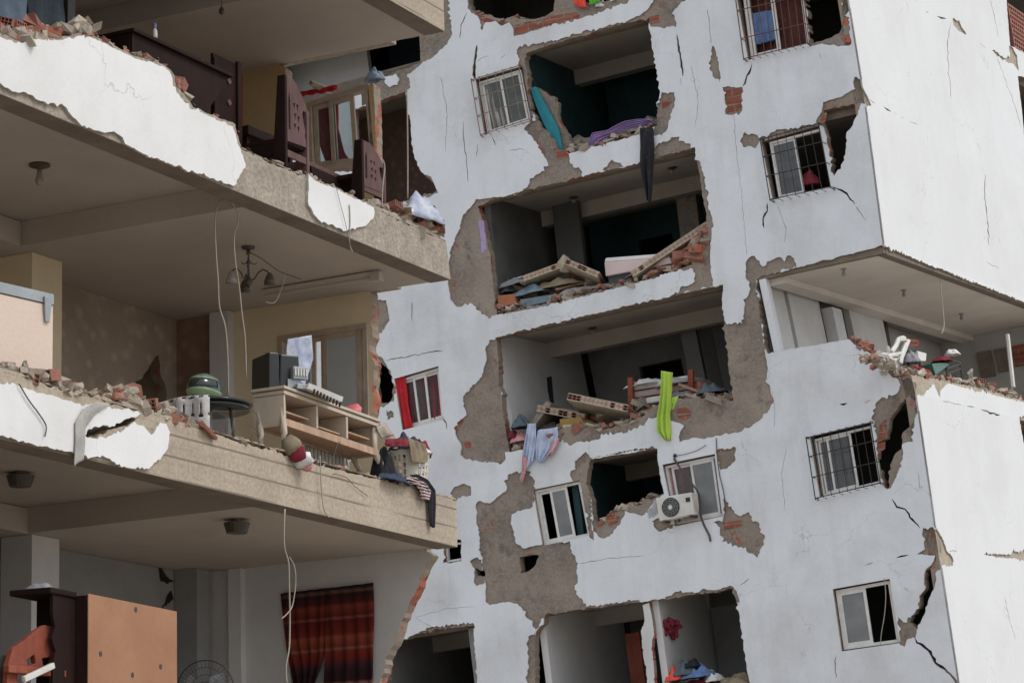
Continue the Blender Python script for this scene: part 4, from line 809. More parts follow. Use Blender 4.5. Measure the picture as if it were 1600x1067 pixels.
h_ = b_ - u_ * .11 - n_; m = MB(); m.hexa([h_ + Vector((0, 0, -.16)) - u_ * .0, h_ + Vector((0, 0, -.16)) + u_ * .05, h_ + Vector((0, 0, -.16)) + u_ * .05 - n_, h_ + Vector((0, 0, -.16)) - n_, h_ + Vector((0, 0, .06)) - u_ * .02, h_ + Vector((0, 0, .06)) + u_ * .07, h_ + Vector((0, 0, .06)) + u_ * .07 - n_ * 2, h_ + Vector((0, 0, .06)) - u_ * .02 - n_ * 2]); m.build('hinge', 'metal_grey', t, bevel=.006)
# laundry basket with clothes
def basket():
    c = L.hit(1, .12, 638, 744); c = Vector((c.x, .2, FZ)); c.x = L.hit(1, .2, 641, 745).x; H = .44; t = thing('laundry_basket', 'cream plastic laundry basket with slotted sides, standing at the right end of the floor edge', 'basket', c)
    def rr(z): return .17 + .055 * z / H
    m = MB(); N = 44
    def w_(k, z, d=0): a = 2 * pi * k / N; r = rr(z) - d; return c + Vector((r * cos(a) * 1.15, r * sin(a) * .85, z))
    rows = [0, .03, .085, .10, .155, .17, .225, .24, .295, .31, .37, H]
    for i in range(len(rows) - 1):
        for k in range(N):
            if i in (1, 3, 5, 7, 9) and k % 2 == 0 and (k % 11) not in (4, 6): continue
            m.hexa([w_(k, rows[i]), w_(k + 1, rows[i]), w_(k + 1, rows[i], .006), w_(k, rows[i], .006), w_(k, rows[i + 1]), w_(k + 1, rows[i + 1]), w_(k + 1, rows[i + 1], .006), w_(k, rows[i + 1], .006)])
    m.lathe(c, [(.02, .0), (.16, .0), (.16, .012), (.02, .012)], 24); m.build('body', 'plastic_basket', t)
    m = MB(); m.tube([w_(k, H) for k in range(N + 1)], .012, 6); m.build('rim', 'plastic_basket', t, smooth=True)
    z = FZ + H - .03
    garment(None, (c.x - .02, c.y, z), (.24, .18, .17), 'cloth_white', 'white garment on top of the laundry basket heap', seed=3)
    garment(None, (c.x - .1, c.y - .02, z + .02), (.2, .16, .2), 'cloth_denim', 'navy cloth heaped at the left on top of the basket', seed=8)
    garment(None, (c.x + .08, c.y - .03, z + .01), (.19, .15, .2), 'cloth_maroon', 'maroon garment in the middle of the basket heap', seed=12)
    garment(None, (c.x + .17, c.y + .0, z + .0), (.16, .12, .2), 'cloth_black', 'black cloth hanging at the right rim of the basket', seed=14)
    strip(L, 1, c.y - .2, '637,684 640,700 641,712 644,722', '664,694 668,706 667,718 662,724', 'garment', 'cloth_khaki', 'brown and beige knitted garment hanging down the basket front', 'clothing', amp=.012, waves=3, seed=2)
    strip(L, 1, c.y - .21, '603,686 602,694 606,697', '634,684 640,690 638,697', 'garment', 'cloth_maroon', 'dark red sleeve folded over the left rim of the basket', 'clothing', amp=.01, waves=3, seed=6)
basket()
x_ = L.hit(1, .05, 606, 735).x
garment(None, (x_ + .0, .1, FZ + .0), (.12, .14, .42), 'cloth_black', 'tall dark pile of clothes between the dresser and the basket', name='clothes_pile', seed=21)
garment(None, (x_ + .12, .06, FZ + .0), (.42, .13, .15), 'cloth_denim', 'dark blue denim trousers lying on the edge beside the basket', name='trousers', seed=23, rot=.2)
garment(None, (x_ + .52, .02, FZ + .02), (.22, .09, .09), 'cloth_printed', 'pink and white patterned cloth on the edge right of the basket', seed=25)
strip(L, 1, -.05, '640,742 655,752 668,765 671,785 672,806 674,822', '651,741 668,750 680,766 681,786 680,806 678,824', 'scarf', 'cloth_black', 'black scarf hanging over the concrete beam under the basket', 'scarf', amp=.012, waves=2, seed=5)
strip(L, 1, -.06, '634,748 648,756 656,766 660,778', '648,746 664,756 671,768 668,782', 'garment', 'cloth_printed', 'pink printed cloth hanging beside the black scarf', 'clothing', amp=.015, waves=3, seed=9)
# stuffed toy
tp = L.hit(1, -.02, 455, 702); t = thing('stuffed_toy', 'red and white stuffed doll slumped on the ledge below the dresser', 'toy', (tp.x, tp.y, tp.z - .1)); rn = random.Random(4)
MB().rock(tp + Vector((0, 0, .03)), .11, (.9, .9, .9), rn, 0, 2).build('head', 'cloth_khaki', t, smooth=True); MB().rock(tp + Vector((.05, -.03, -.03)), .10, (1, .9, .9), rn, 0, 2).build('body', 'cloth_maroon', t, smooth=True)
MB().rock(tp + Vector((.13, -.05, -.09)), .085, (1.1, .9, 1.0), rn, 0, 2).build('dress', 'cloth_white', t, smooth=True); MB().rock(tp + Vector((.17, -.07, -.15)), .06, (1.1, .9, .7), rn, 0, 2).build('skirt', 'cloth_pink', t, smooth=True)
# beige cloth strip folded over the parapet
strip(L, 1, -.05, '150,628 130,640 118,660 118,690 115,728', '171,632 150,645 133,668 132,695 130,718', 'cloth_strip', 'cloth_net', 'stiff pale grey strip folded over the parapet at the left of the middle floor', 'cloth', amp=.006, waves=1, seed=1, thick=.01)
# radiator behind the dresser legs and heater grid
t = thing('radiator', 'small white ribbed radiator behind the dresser legs', 'radiator', L.hit(1, .5, 510, 705))
m = MB(); p = L.hit(1, .5, 486, 700)
for k in range(11): m.box(p.x + .07 * k, .5, FZ, p.x + .07 * k + .045, .58, FZ + .33)
m.build('ribs', 'plastic_white', t, bevel=.006); MB().box(p.x - .02, .52, FZ + .28, p.x + .8, .56, FZ + .31).build('pipe', 'plastic_white', t)

# lights of the near building
def bulb(px, z, label, fr=L, kind='lamp', drop=.16, small=False):
    p = fr.hit(2, z, *px); w0 = fr.w(p); t = thing('ceiling_lamp', label, 'lamp', w0)
    if kind == 'shade':
        MB().lathe(w0, [(.03, 0), (.06, -.02), (.13, -.03), (.10, -.13), (.09, -.13)], 18).build('lamp_shade', 'lamp_dark', t); MB().lathe(w0, [(.04, -.001), (.04, -.05)], 10).build('socket', 'plastic_white', t)
    else:
        MB().lathe(w0, [(r_ * (.55 if small else 1), h_) for r_, h_ in ((.10, 0), (.10, -.02), (.05, -.035), (.03, -.05))], 16).build('mount', 'lamp_bulb' if small else 'lamp_dark', t); MB().lathe(w0, [(.02, -.05), (.025, -drop * .6), (.045, -drop), (.03, -drop - .04), (.01, -drop - .05)], 12).build('bulb', 'lamp_bulb', t, smooth=True)
bulb((62, 257), Z2 + .26, 'bare bulb fitting on the ceiling at the far left of the middle room'); bulb((370, 812), Z1, 'brown box shaped ceiling lamp in the lowest room, near its end wall', kind='shade'); bulb((32, 738), Z1 + .26, 'brown box shaped ceiling lamp in the lowest room at the far left edge', kind='shade')
p = L.hit(2, Z3, 346, -8); t = thing('ceiling_lamp', 'small dark bulb hanging on a flex in the top room', 'lamp', p); MB().tube([p, p + Vector((0, 0, -.14))], .004).build('flex', 'cable_dark', t); MB().lathe(p + Vector((0, 0, -.14)), [(.012, 0), (.03, -.03), (.03, -.06), (.01, -.08)], 10).build('bulb', 'lamp_dark', t, smooth=True)
def chandelier():
    p = L.hit(2, Z2, 388, 386); p.z = Z2; t = thing('chandelier', 'small wrought iron chandelier with curled arms on the middle room ceiling', 'chandelier', p)
    MB().lathe(p, [(.07, 0), (.065, -.02), (.02, -.035)], 16).build('ceiling_rose', 'lamp_dark', t)
    MB().lathe(p, [(.012, -.03), (.025, -.07), (.008, -.09), (.012, -.14), (.03, -.16), (.01, -.18), (.012, -.3), (.03, -.34), (.045, -.37), (.02, -.41), (.005, -.43)], 12).build('stem', 'lamp_dark', t, smooth=True)
    for k in range(3):
        a = k * 2.094 + .75; d = Vector((cos(a), sin(a), 0)); pts = [p + d * r + Vector((0, 0, z)) for r, z in ((.02, -.36), (.07, -.33), (.10, -.28), (.15, -.25), (.2, -.27), (.225, -.31))]
        ar = MB().tube(pts, .008, 6).build('arm', 'lamp_dark', t, smooth=True)
        MB().lathe(pts[-1], [(.015, .02), (.03, 0), (.055, -.06), (.06, -.10)], 12).build('lamp_cup', 'lamp_bulb' if k == 1 else 'lamp_dark', ar, smooth=True)
        MB().tube([p + d * .02 + Vector((0, 0, -.17)), p + d * .07 + Vector((0, 0, -.19)), p + d * .09 + Vector((0, 0, -.17))], .005, 5).build('curl', 'lamp_dark', t)
chandelier()
p, q = L.hit(2, Z2 - .02, 414, 455), L.hit(2, Z2 - .02, 588, 426); t = thing('batten_light', 'long fluorescent batten light fixed to the middle room ceiling', 'lamp', (p + q) / 2)
MB().tube([p, q], .045, 4).build('housing', 'ceiling_near', t); MB().tube([p + Vector((0, 0, -.05)), q + Vector((0, 0, -.05))], .018, 8).build('tube', 'plastic_white' if 0 else 'ceiling_near', t); MB().rbox(q + Vector((0, 0, -.05)), (.09, .12, .09)).build('end_cap', 'ceiling_near', t)
# cables
cable(L, 1, .3, '346,312 338,330 336,352 338,400 341,440 343,480 352,510 356,560 357,620', .007, 'thin pale cable hanging left of the chandelier'); cable(L, 1, .28, '346,313 360,315 370,330 372,345 366,370 368,410 374,450 378,490 383,530 385,590', .007, 'thin pale cable hanging right beside the chandelier')
cable(L, 1, .8, '392,395 410,405 430,420 446,428 470,436', .006, 'dark flex running from the chandelier across the ceiling', 'cable_dark'); cable(L, 1, .7, '446,428 440,450 430,472 415,472', .005, 'pale flex end dangling beside the chandelier')
cable(L, 1, -.02, '445,795 444,850 451,880 452,915 453,960 452,1010 447,1040 448,1067', .008, 'pale cable hanging in front of the striped curtain, left strand'); cable(L, 1, -.03, '452,870 460,885 462,910 457,945 449,958 440,966', .006, 'pale cable loop beside the striped curtain'); cable(L, 1, -.04, '546,320 547,345 546,380 551,394', .006, 'short cable end hanging below the small plaster patch')
cable(L, 1, -.05, '525,292 532,320 540,350 547,385', .003, 'thin wire trailing over the small plaster patch', 'cable_dark'); cable(L, 1, -.05, '30,600 45,625 60,645 72,665 70,682', .006, 'grey wire drooping over the lower left parapet', 'cable_dark')
cable(L, 1, -.04, '500,712 502,760 506,795 514,808', .006, 'pale wire hanging down the lower beam face'); cable(L, 1, .0, '598,250 601,262 598,290 597,325', .008, 'pale cable standing behind the right chair')
cable(L, 1, 1.2, '636,140 637,230 637,310', .009, 'thin pale pipe standing in the gap right of the top room', name='pipe')
for i, (t_, lb) in enumerate((('505,700 520,715 530,690 545,730', 'tangled thin wire in front of the dresser legs, middle'), ('470,690 490,700 480,720 500,735', 'tangled thin wire in front of the dresser legs, left'), ('395,640 405,660 390,690 410,700', 'thin wire hanging on the side of the dresser'), ('355,650 352,680 360,690 366,640', 'thin wire below the round table'), ('520,740 540,745 555,760 575,775', 'thin wire drooping over the beam below the dresser'))): cable(L, 1, .05 if i < 4 else -.02, t_, .0035, lb, 'cable_dark')

# rubble and bricks of the near building
rub = ['dust', 'clay', 'mortar_light', 'concrete_rough']
rubble('crumbled brick and mortar along the upper left parapet', L, 1, .02, '0,48 33,62 57,55 95,58 135,50 160,62', 90, .02, .06, rub, seed=2, up=.08)
rubble('thin crust of mortar crumbs on the broken edge of the upper parapet', L, 1, .02, '160,62 212,88 245,96 268,110 284,142 302,166 367,194 377,233 420,255 462,270 480,276 557,309 612,332', 90, .01, .035, rub, seed=3)
rubble('brick rubble at the right end of the upper beam', L, 1, .02, '600,328 632,342 660,355 682,366', 40, .02, .06, rub, seed=4, up=.1)
rubble('brick rubble along the lower left parapet', L, 1, .02, '0,572 40,586 62,597 90,607 120,617 150,620 180,628', 150, .015, .042, rub, seed=5, up=.06)
rubble('heap of brick rubble on the floor edge left of the round table', L, 1, .02, '175,622 200,622 225,640 250,650 270,655 300,668', 130, .015, .048, rub, seed=6, up=.08)
rubble('dust and crumbs along the edge below the dresser', L, 1, .03, '300,668 330,675 375,692 420,702 475,720 512,730 550,740 588,747 625,754 691,771', 130, .008, .028, rub, seed=7, up=.03)
for i, (x, y) in enumerate(((8, 26), (24, 36), (50, 50), (70, 44), (86, 44), (110, 52))): brick(L, 1, .1, (x, y), 'red hollow brick on the upper left parapet, ' + ('nearest the left picture edge', 'second from the left picture edge', 'below the pale curtain', 'below the middle of the dark curtain', 'below the black door post', 'where the white plaster peaks')[i], 'bricks on the upper left parapet', dz=-.08)
for i, (x, y) in enumerate(((205, 612), (232, 630), (242, 642), (262, 655), (40, 592), (72, 590))): brick(L, 1, .08, (x, y), 'red hollow brick on the middle floor edge, ' + ('left of the dark wall hole', 'below the dark wall hole', 'right of the dark wall hole', 'just left of the round table', 'below the chest freezer, left one', 'below the right end of the chest freezer')[i], 'bricks on the middle floor edge', dz=-.04)
tag(MB().rbox(L.hit(1, .0, 322, 672), (.24, .14, .035), (.5, .35, .1)).build('brick_shard', 'clay', bevel=.006), 'flat pink brick shard leaning below the round table', 'brick'); tag(MB().rock(L.hit(1, .05, 208, 626), .13, (1.4, .9, .45), random.Random(9), 0, 1).build('plaster_lump', 'mortar_light'), 'pale mortar lump on top of the rubble heap', 'rubble lump')
tag(MB().rbox(L.hit(1, .1, 281, 133), (.13, .1, .1), (.3, .3, .3)).build('brick_shard', 'clay'), 'small red brick stub under the dark desk', 'brick')
# plastic bag with rubble at the right end of the upper beam
tag(garment(None, L.hit(1, .12, 655, 350), (.40, .22, .36), 'bag_film', 'clear plastic sack with rubble at the right end of the upper beam', name='plastic_bag', cat='bag', seed=31), 'clear plastic sack with rubble at the right end of the upper beam', 'bag')
for x, y, lb in ((618, 318, 'red brick lump on the upper beam, left of the clear plastic sack'), (686, 352, 'red brick lump at the very right end of the upper beam')): brick(L, 1, .05, (x, y), lb, 'brick lumps at the right end of the upper beam', dz=-.06)

# ================================================================== near building: top room
def chair(px0, px1, py_top, label, tilt, seed):
    a = L.hit(1, .2, px0, 250); b_ = L.hit(1, .2, px1, 262); x0, x1 = a.x, b_.x; zt = L.hit(1, .2, px0, py_top).z; zb = 8.99; t = thing('chair', label, 'chair', ((x0 + x1) / 2, .35, zb), 'carved chairs in the top room')
    w_ = x1 - x0; H = zt - zb
    def o2(pts): return [(x0 + w_ * u, zb + H * v) for u, v in pts]
    out_ = o2([(.0, .38), (.0, .99), (.12, 1.0), (.35, 1.0), (.5, .97), (.62, .93), (.8, .87), (.95, .80), (1.0, .76), (.97, .73), (.82, .74), (.78, .70), (.84, .62), (.92, .55), (.88, .50), (.95, .45), (1.0, .40)])
    hs = [o2(q) for q in ([(.14, .78), (.18, .86), (.22, .78), (.22, .5), (.14, .5)], [(.36, .76), (.46, .78), (.42, .71)], [(.5, .77), (.6, .77), (.56, .7)], [(.4, .67), (.5, .68), (.45, .61)], [(.55, .66), (.66, .66), (.6, .60)], [(.38, .57), (.48, .58), (.43, .51)], [(.54, .56), (.64, .56), (.6, .5)])]
    plate(MB(), 1, .2, .028, out_, hs, 0, 0).build('backrest', ['wood_carved', 'wood_carved'], t, bevel=.003)
    for u in (0, 1):
        xx = x0 + w_ * u; hh = H * (1.0 if u == 0 else .76); m = MB()
        pr = [(.18, 0), (.19, .35), (.22, .55), (.20, .75), (.185, .95), (.2, 1.0)]
        m.hexa([(xx - .022, .19, zb), (xx + .022, .19, zb), (xx + .022, .36, zb), (xx - .022, .36, zb), (xx - .022, .19, zb + hh), (xx + .022, .19, zb + hh), (xx + .022, .28, zb + hh), (xx - .022, .28, zb + hh)]); m.build('leg', 'wood_dark' if u == 0 else 'wood_carved', t, bevel=.008)  # left leg is turned from the light; its shade is painted as darker wood
        m = MB().box(xx - .02, .62, zb, xx + .02, .66, zb + .42).build('leg', 'wood_carved', t, bevel=.006)
    MB().box(x0 - .02, .22, zb + .40, x1 + .02, .68, zb + .45).build('seat', 'wood_dark', t, bevel=.01); MB().box(x0, .205, zb + .26, x1, .23, zb + .33).build('stretcher', 'wood_carved', t)
x0_, x1_ = L.hit(1, .5, 487, 270).x, L.hit(1, .5, 568, 300).x; t = thing('settee', 'low dark wooden settee between the two carved chairs', 'settee', ((x0_ + x1_) / 2, .6, 8.99))
MB().box(x0_, .5, 9.0, x1_, .54, 9.42).build('front_panel', 'wood_dark', t); MB().box(x0_ - .1, .5, 9.42, x1_ + .05, 1.0, 9.47).build('seat', 'wood_carved', t, bevel=.01)
chair(447, 481, 118, 'taller carved brown wooden chair left of the beige window', 0, 1); chair(566, 600, 218, 'carved brown wooden chair in front of the right edge of the beige window', 0, 2)
def desk():
    a = L.hit(1, .45, 205, 44); b_ = L.hit(1, .45, 361, 117); z = (a.z + b_.z) / 2; c = L.hit(2, z, 158, 60); t = thing('desk', 'dark wooden desk with a deep front panel behind the upper left parapet', 'desk', ((a.x + b_.x) / 2, .8, 8.99)); x0, x1 = a.x, b_.x; dz = b_.z - a.z
    y1 = min(1.5, c.y)
    m = MB(); m.hexa([(x0, .42, a.z - .035), (x1, .42, b_.z - .035), (x1, y1, b_.z - .035), (x0, y1, a.z - .035), (x0, .42, a.z), (x1, .42, b_.z), (x1, y1, b_.z), (x0, y1, a.z)]); m.build('top', 'wood_dark', t, bevel=.005)
    m = MB(); m.hexa([(x0 + .03, .46, a.z - .8), (x1 - .5, .46, b_.z - .6), (x1 - .5, .485, b_.z - .6), (x0 + .03, .485, a.z - .8), (x0 + .03, .46, a.z - .036), (x1 - .03, .46, b_.z - .036), (x1 - .03, .485, b_.z - .036), (x0 + .03, .485, a.z - .036)]); m.build('front_panel', 'wood_dark', t)
    for xx in (x0 + .02, x1 - .6): MB().box(xx, .486, 8.99, xx + .025, y1 - .03, a.z - .04 if xx < x0 + .1 else b_.z - .05).build('side_panel', 'wood_dark', t)
    m = MB(); m.hexa([(x1 - .75, .55, 8.99), (x1 - .7, .55, 8.99), (x1 - .7, .8, 8.99), (x1 - .75, .8, 8.99), (x1 - .12, .55, b_.z - .04), (x1 - .05, .55, b_.z - .04), (x1 - .05, .8, b_.z - .04), (x1 - .12, .8, b_.z - .04)]); m.build('brace', 'wood_carved', t)
    m = MB(); rn = random.Random(2)
    for k in range(40):
        x = rn.uniform(x0 + .8, x1 - .02); m.rock((x, rn.uniform(.44, .6), a.z + dz * (x - x0) / (x1 - x0) + .008), rn.uniform(.008, .022), (1, 1, .5), rn, 0, 0)
    tag(m.build('plaster_crumbs', 'plaster_near'), 'white plaster crumbs scattered along the front edge of the desk top', 'crumbs', kind='stuff')
    bp = L.hit(1, .6, 242, 60); t = thing('bottle', 'small white and blue spray bottle standing on the dark desk', 'bottle', bp)
    MB().lathe(bp, [(.022, 0), (.024, .01), (.024, .07), (.012, .09), (.012, .1)], 14).build('body', 'plastic_white', t, smooth=True); MB().lathe(bp + Vector((0, 0, .1)), [(.016, 0), (.016, .03), (.02, .035), (.005, .05)], 12).build('cap', 'plastic_blue', t)
desk()
a, b_ = L.hit(1, .7, 333, 120), L.hit(1, .7, 372, 102); t = thing('cupboard', 'dark panelled wooden cupboard front right of the desk', 'cupboard', (a.x, .7, 8.99)); x0, x1 = a.x, b_.x; zt = b_.z
MB().box(x0, .7, 9.0, x1, .73, zt).build('leaf', 'wood_dark', t); m = MB()
for k in range(3): z = zt - .22 - .22 * k; m.rbox(((x0 + x1) / 2 + .05, .695, z), (.05, .02, .05), (0, .785, 0))
m.build('ornament', 'wood_carved', t); MB().box(x0 - .02, .67, 9.0, x0 + .04, .70, zt - .05).build('stile', 'wood_dark', t); MB().box(x1 - .05, .67, 9.0, x1 + .02, .70, zt + .02).build('stile', 'wood_dark', t)
a, b_ = L.hit(1, 1.0, 375, 212), L.hit(1, 1.0, 430, 195); t = thing('bench', 'dark wooden bench rail between the cupboard door and the tall chair', 'bench', (a.x, 1, 8.99)); MB().hexa([(a.x, .9, a.z), (b_.x + .3, .9, a.z + .02), (b_.x + .3, 1.3, a.z + .02), (a.x, 1.3, a.z), (a.x, .9, a.z + .1), (b_.x + .3, .9, a.z + .12), (b_.x + .3, 1.3, a.z + .12), (a.x, 1.3, a.z + .1)]).build('seat', 'wood_dark', t, bevel=.01)
for xx in (a.x + .05, b_.x + .2): MB().box(xx, .95, 8.99, xx + .05, 1.0, a.z).build('leg', 'wood_dark', t)
# curtains
strip(L, 1, .8, '-40,-60 -40,0 -40,60', '46,-30 45,10 44,60', 'curtain', 'cloth_sky', 'pale grey curtain at the top left corner behind the rubble', 'curtain', amp=.03, waves=3)
strip(L, 1, .82, '43,-30 43,10 43,60', '106,-20 105,20 104,60', 'curtain', 'cloth_slate', 'dark pleated curtain beside the black door post at the top left', 'curtain', amp=.03, waves=9, seed=3)
p = L.hit(1, .78, 112, 30); tag(MB().box(p.x - .06, .78, 8.99, p.x + .06, .86, 11.3).build('door_post', 'iron_black', bevel=.01), 'black door post right of the dark curtain at the top left', 'door post')
strip(L, 0, .14, '490,165 492,200 505,240 515,268', '528,150 528,200 540,240 560,268', 'curtain', 'cloth_red', 'red curtain hanging slantwise behind the beige window of the top room', 'curtain', amp=.03, waves=4, seed=2)
strip(L, 0, -.0, '462,146 468,152', '525,133 528,141', 'cloth', 'cloth_red', 'red cloth lying over the top of the beige window frame', 'cloth', amp=.02, waves=4, seed=7, nv=6)
tag(MB().rock(L.hit(0, .0, 500, 137), .1, (.6, 2.2, .35), random.Random(3), 0, 2).build('mortar_lump', 'mortar_light'), 'lump of grey mortar on the red cloth over the window frame', 'rubble lump')
garment(None, L.hit(0, .1, 584, 127), (.06, .13, .16), 'cloth_sky', 'pale blue cloth caught on top of the wall beside the dark gap', seed=43)
strip(L, 0, .16, '564,142 565,152 566,166', '577,138 577,148 578,160', 'cloth', 'cloth_white', 'white cloth hanging in the right leaf of the beige window', 'cloth', amp=.01, waves=2, seed=8, nv=8)
strip(L, 0, .12, '447,527 448,560 450,610', '486,520 487,560 488,608', 'curtain', 'cloth_lightblue', 'pale blue curtain behind the left leaf of the middle room window', 'curtain', amp=.02, waves=4, seed=4)
strip(L, 0, -.07, '438,927 441,960 446,1010 462,1075', '512,918 510,980 505,1030 490,1075', 'curtain', 'cloth_stripes', 'left half of the red striped woven curtain in the lowest room, gathered towards its foot', 'curtain', amp=.03, waves=4, seed=1, nu=40)
strip(L, 0, -.08, '508,919 509,980 508,1030 506,1080', '583,910 584,960 584,1030 584,1080', 'curtain', 'cloth_stripes', 'right half of the red striped woven curtain in the lowest room, hanging straight', 'curtain', amp=.022, waves=4, seed=2, nu=40)
# wardrobe, carved headboard, fan
a, b_ = L.hit(2, 4.58, 137, 927), L.hit(2, 4.58, 275, 955); a.z = b_.z = 4.58; c = L.hit(2, 4.58, 97, 924); dv = Vector((-(b_ - a).y, (b_ - a).x, 0)).normalized() * .5
t = thing('wardrobe', 'wardrobe turned with its plain orange back panel to the open side of the lowest room', 'wardrobe', ((a.x + b_.x) / 2, (a.y + b_.y) / 2, 3.3))
u_ = (b_ - a).normalized(); n_ = dv.normalized()
for t_ in (0,):
    pl = MB(); holes_px = ((212, 952), (157, 1021), (251, 1041), (207, 1054)); n2 = -n_ * .008
    pl.hexa([Vector((p.x, p.y, 3.3)) for p in (a + n2, b_ + n2, b_, a)] + [a + n2, b_ + n2, b_, a]); pl.build('back_panel', 'wood_orange', t)
    cornerbox('carcass', a + u_ * .004 + Vector((0, 0, -.01)), b_ - u_ * .004 + Vector((0, 0, -.01)), dv, 3.3, t, 'wood_dark')
    for hx, hy in holes_px:
        r = ray(hx, hy); k = (a + n2 - CAM).dot(n_) / r.dot(n_); p = CAM + r * k - n_ * .003
        MB().lathe(p, [(.004, .002), (.024, .002), (.024, .0), (.004, 0)], 14, ax=(u_, Vector((0, 0, 1)), n_)).build('cable_hole', 'plastic_black', t)
    pts = [(0, 0), (.28, 0), (.28, -.2), (.25, -.3), (.29, -.4), (.24, -.5), (.28, -.62), (.26, -1.2), (0, -1.2)]
    m = MB(); A0 = a + n_ * .12 - u_ * .0
    vs = [A0 - u_ * p_[0] * 1.25 + Vector((0, 0, p_[1])) for p_ in pts]; m.add(vs + [v + n_ * .03 for v in vs], [tuple(range(9))] + [tuple(range(9, 18))[::-1]] + [(i, (i + 1) % 9, 9 + (i + 1) % 9, 9 + i) for i in range(9)]); m.build('carved_door', 'wood_dark', t)
    A1 = a + n_ * .1; m = MB(); m.hexa([A1 - u_ * .42 + Vector((0, 0, -.03)), A1 + Vector((0, 0, -.03)), A1 + n_ * .4 + Vector((0, 0, -.03)), A1 - u_ * .42 + n_ * .4 + Vector((0, 0, -.03)), A1 - u_ * .42 + Vector((0, 0, .02)), A1 + Vector((0, 0, .02)), A1 + n_ * .4 + Vector((0, 0, .02)), A1 - u_ * .42 + n_ * .4 + Vector((0, 0, .02))]); m.build('cornice', 'wood_dark', t, bevel=.01)
garment(None, a + n_ * .3 - u_ * .25 + Vector((0, 0, .02)), (.14, .12, .07), 'cloth_grey', 'grey cloth lying on top of the wardrobe', seed=51)
c = L.hit(1, .25, 60, 1010); t = thing('headboard', 'carved reddish wooden headboard left of the wardrobe', 'headboard', (c.x, .25, 3.3))
o_ = LP(1, .25, '12,1040 20,1012 38,1000 55,985 70,976 82,978 95,995 104,1012 106,1040 104,1110 84,1110 84,1055 60,1050 28,1050 28,1110 10,1110')
plate(MB(), 1, .25, .05, o_, [LP(1, .25, '42,1030 54,1022 56,1036 44,1040'), LP(1, .25, '66,1028 84,1025 82,1038 68,1040')], 0, 0).build('panel', ['wood_red', 'wood_red'], t, bevel=.006)
o_ = LP(1, .2, '14,1038 104,1046 104,1058 14,1050'); plate(MB(), 1, .2, .06, o_, [], 0, 0).build('rail', ['wood_red', 'wood_red'], t, bevel=.008)
t = thing('power_strip', 'white power strip with a cord hung on the carved headboard', 'power strip', L.hit(1, .15, 60, 1050)); MB().rbox(L.hit(1, .16, 60, 1050), (.42, .04, .05), (0, -.35, 0)).build('body', 'plastic_white', t, bevel=.008)
MB().tube([L.hit(1, .15, *q) for q in ((44, 1052), (40, 1060), (38, 1075))], .006).build('cord', 'plastic_white', t)
p = L.hit(1, .3, 5, 1045); tag(MB().box(p.x - .8, .3, 3.3, p.x + .06, .6, p.z + .12).build('cabinet', 'plastic_black', bevel=.01), 'black cabinet at the very left edge of the lowest room', 'cabinet')
c = L.hit(1, 1.2, 321, 1075); t = thing('fan', 'standing fan with a round wire guard behind the wardrobe', 'fan', (c.x, 1.2, 3.3)); axf = (Vector((.46, -.886, 0)).normalized(), Vector((0, 0, 1)), Vector((-.886, -.46, 0)))
m = MB(); ux_, uz_, un_ = axf
for r in (.27, .2, .13, .06): m.tube([c + ux_ * r * cos(k * pi / 18) + uz_ * r * sin(k * pi / 18) + un_ * (.05 * (1 - (r / .27) ** 2)) for k in range(37)], .006 if r > .25 else .0025, 5)
for k in range(40): m.tube([c + ux_ * r * cos(k * pi / 20) + uz_ * r * sin(k * pi / 20) + un_ * (.05 * (1 - (r / .27) ** 2)) for r in (.27, .2, .13, .04)], .0018, 4)
m.build('guard', 'iron_black', t); m = MB()
for k in range(3):
    a_ = k * 2.094 + .5; d1 = ux_ * cos(a_) + uz_ * sin(a_); d2 = -ux_ * sin(a_) + uz_ * cos(a_); m.add([c + d1 * .03 - un_ * .01, c + d1 * .2 - d2 * .05 + un_ * .01, c + d1 * .22 + d2 * .05 - un_ * .02, c + d1 * .1 + d2 * .08 - un_ * .02], [(0, 1, 2, 3)])
m.build('blades', 'metal_grey', t, solid=.003); MB().tube([(c.x, 1.2, 3.3), (c.x, 1.2, c.z)], .015).build('pole', 'plastic_black', t); MB().lathe((c.x, 1.2, 3.3), [(.2, 0), (.2, .02), (.05, .04)], 20).build('base', 'plastic_black', t)

# ================================================================== far building: things in the openings
def G3(z): return z
strip(M, 0, .12, '829,138 836,160 846,185 858,210 872,238', '838,136 850,158 862,180 874,205 880,236', 'wall_fragment', 'teal_paint', 'slab of teal painted plaster hanging at the left of the upper opening', 'wall fragment', amp=.004, waves=1, thick=.05)
tag(plate(MB(M), 0, .18, .14, jag(P2(M, 0, .18, S('838,136 848,142 856,150 866,152 872,162 871,178 874,190 886,208 892,224 882,240 870,238 860,205 848,180 838,160')), .03, .05, 3), [], 0, 1).build('wall_fragment', ['mortar', 'broken_brick']), 'broken brick wall piece standing behind the teal plaster slab', 'wall fragment')
strip(M, 0, .05, '914,232 925,208 950,204 965,196 980,190 1000,187 1015,188', '918,230 935,226 955,214 972,204 988,202 1004,199 1024,194', 'sheet', 'cloth_purple', 'purple sheet spread on the rubble of the upper opening', 'sheet', amp=.07, waves=4, seed=3, nv=30)
rubble('mortar and brick crumbs on the sill of the upper opening', M, 0, .0, '880,240 905,236 930,229 960,222 990,213 1022,202', 110, .02, .06, ['mortar', 'clay', 'dust', 'mortar_light'], seed=11, up=.12, depth=.3)
strip(M, 0, -.14, '1000,200 1001,230 999,260 1003,285 1010,312', '1020,200 1021,230 1019,262 1018,290 1016,316', 'blanket', 'cloth_black', 'black blanket hanging down from the purple sheet over the beam', 'blanket', amp=.05, waves=2, seed=6)
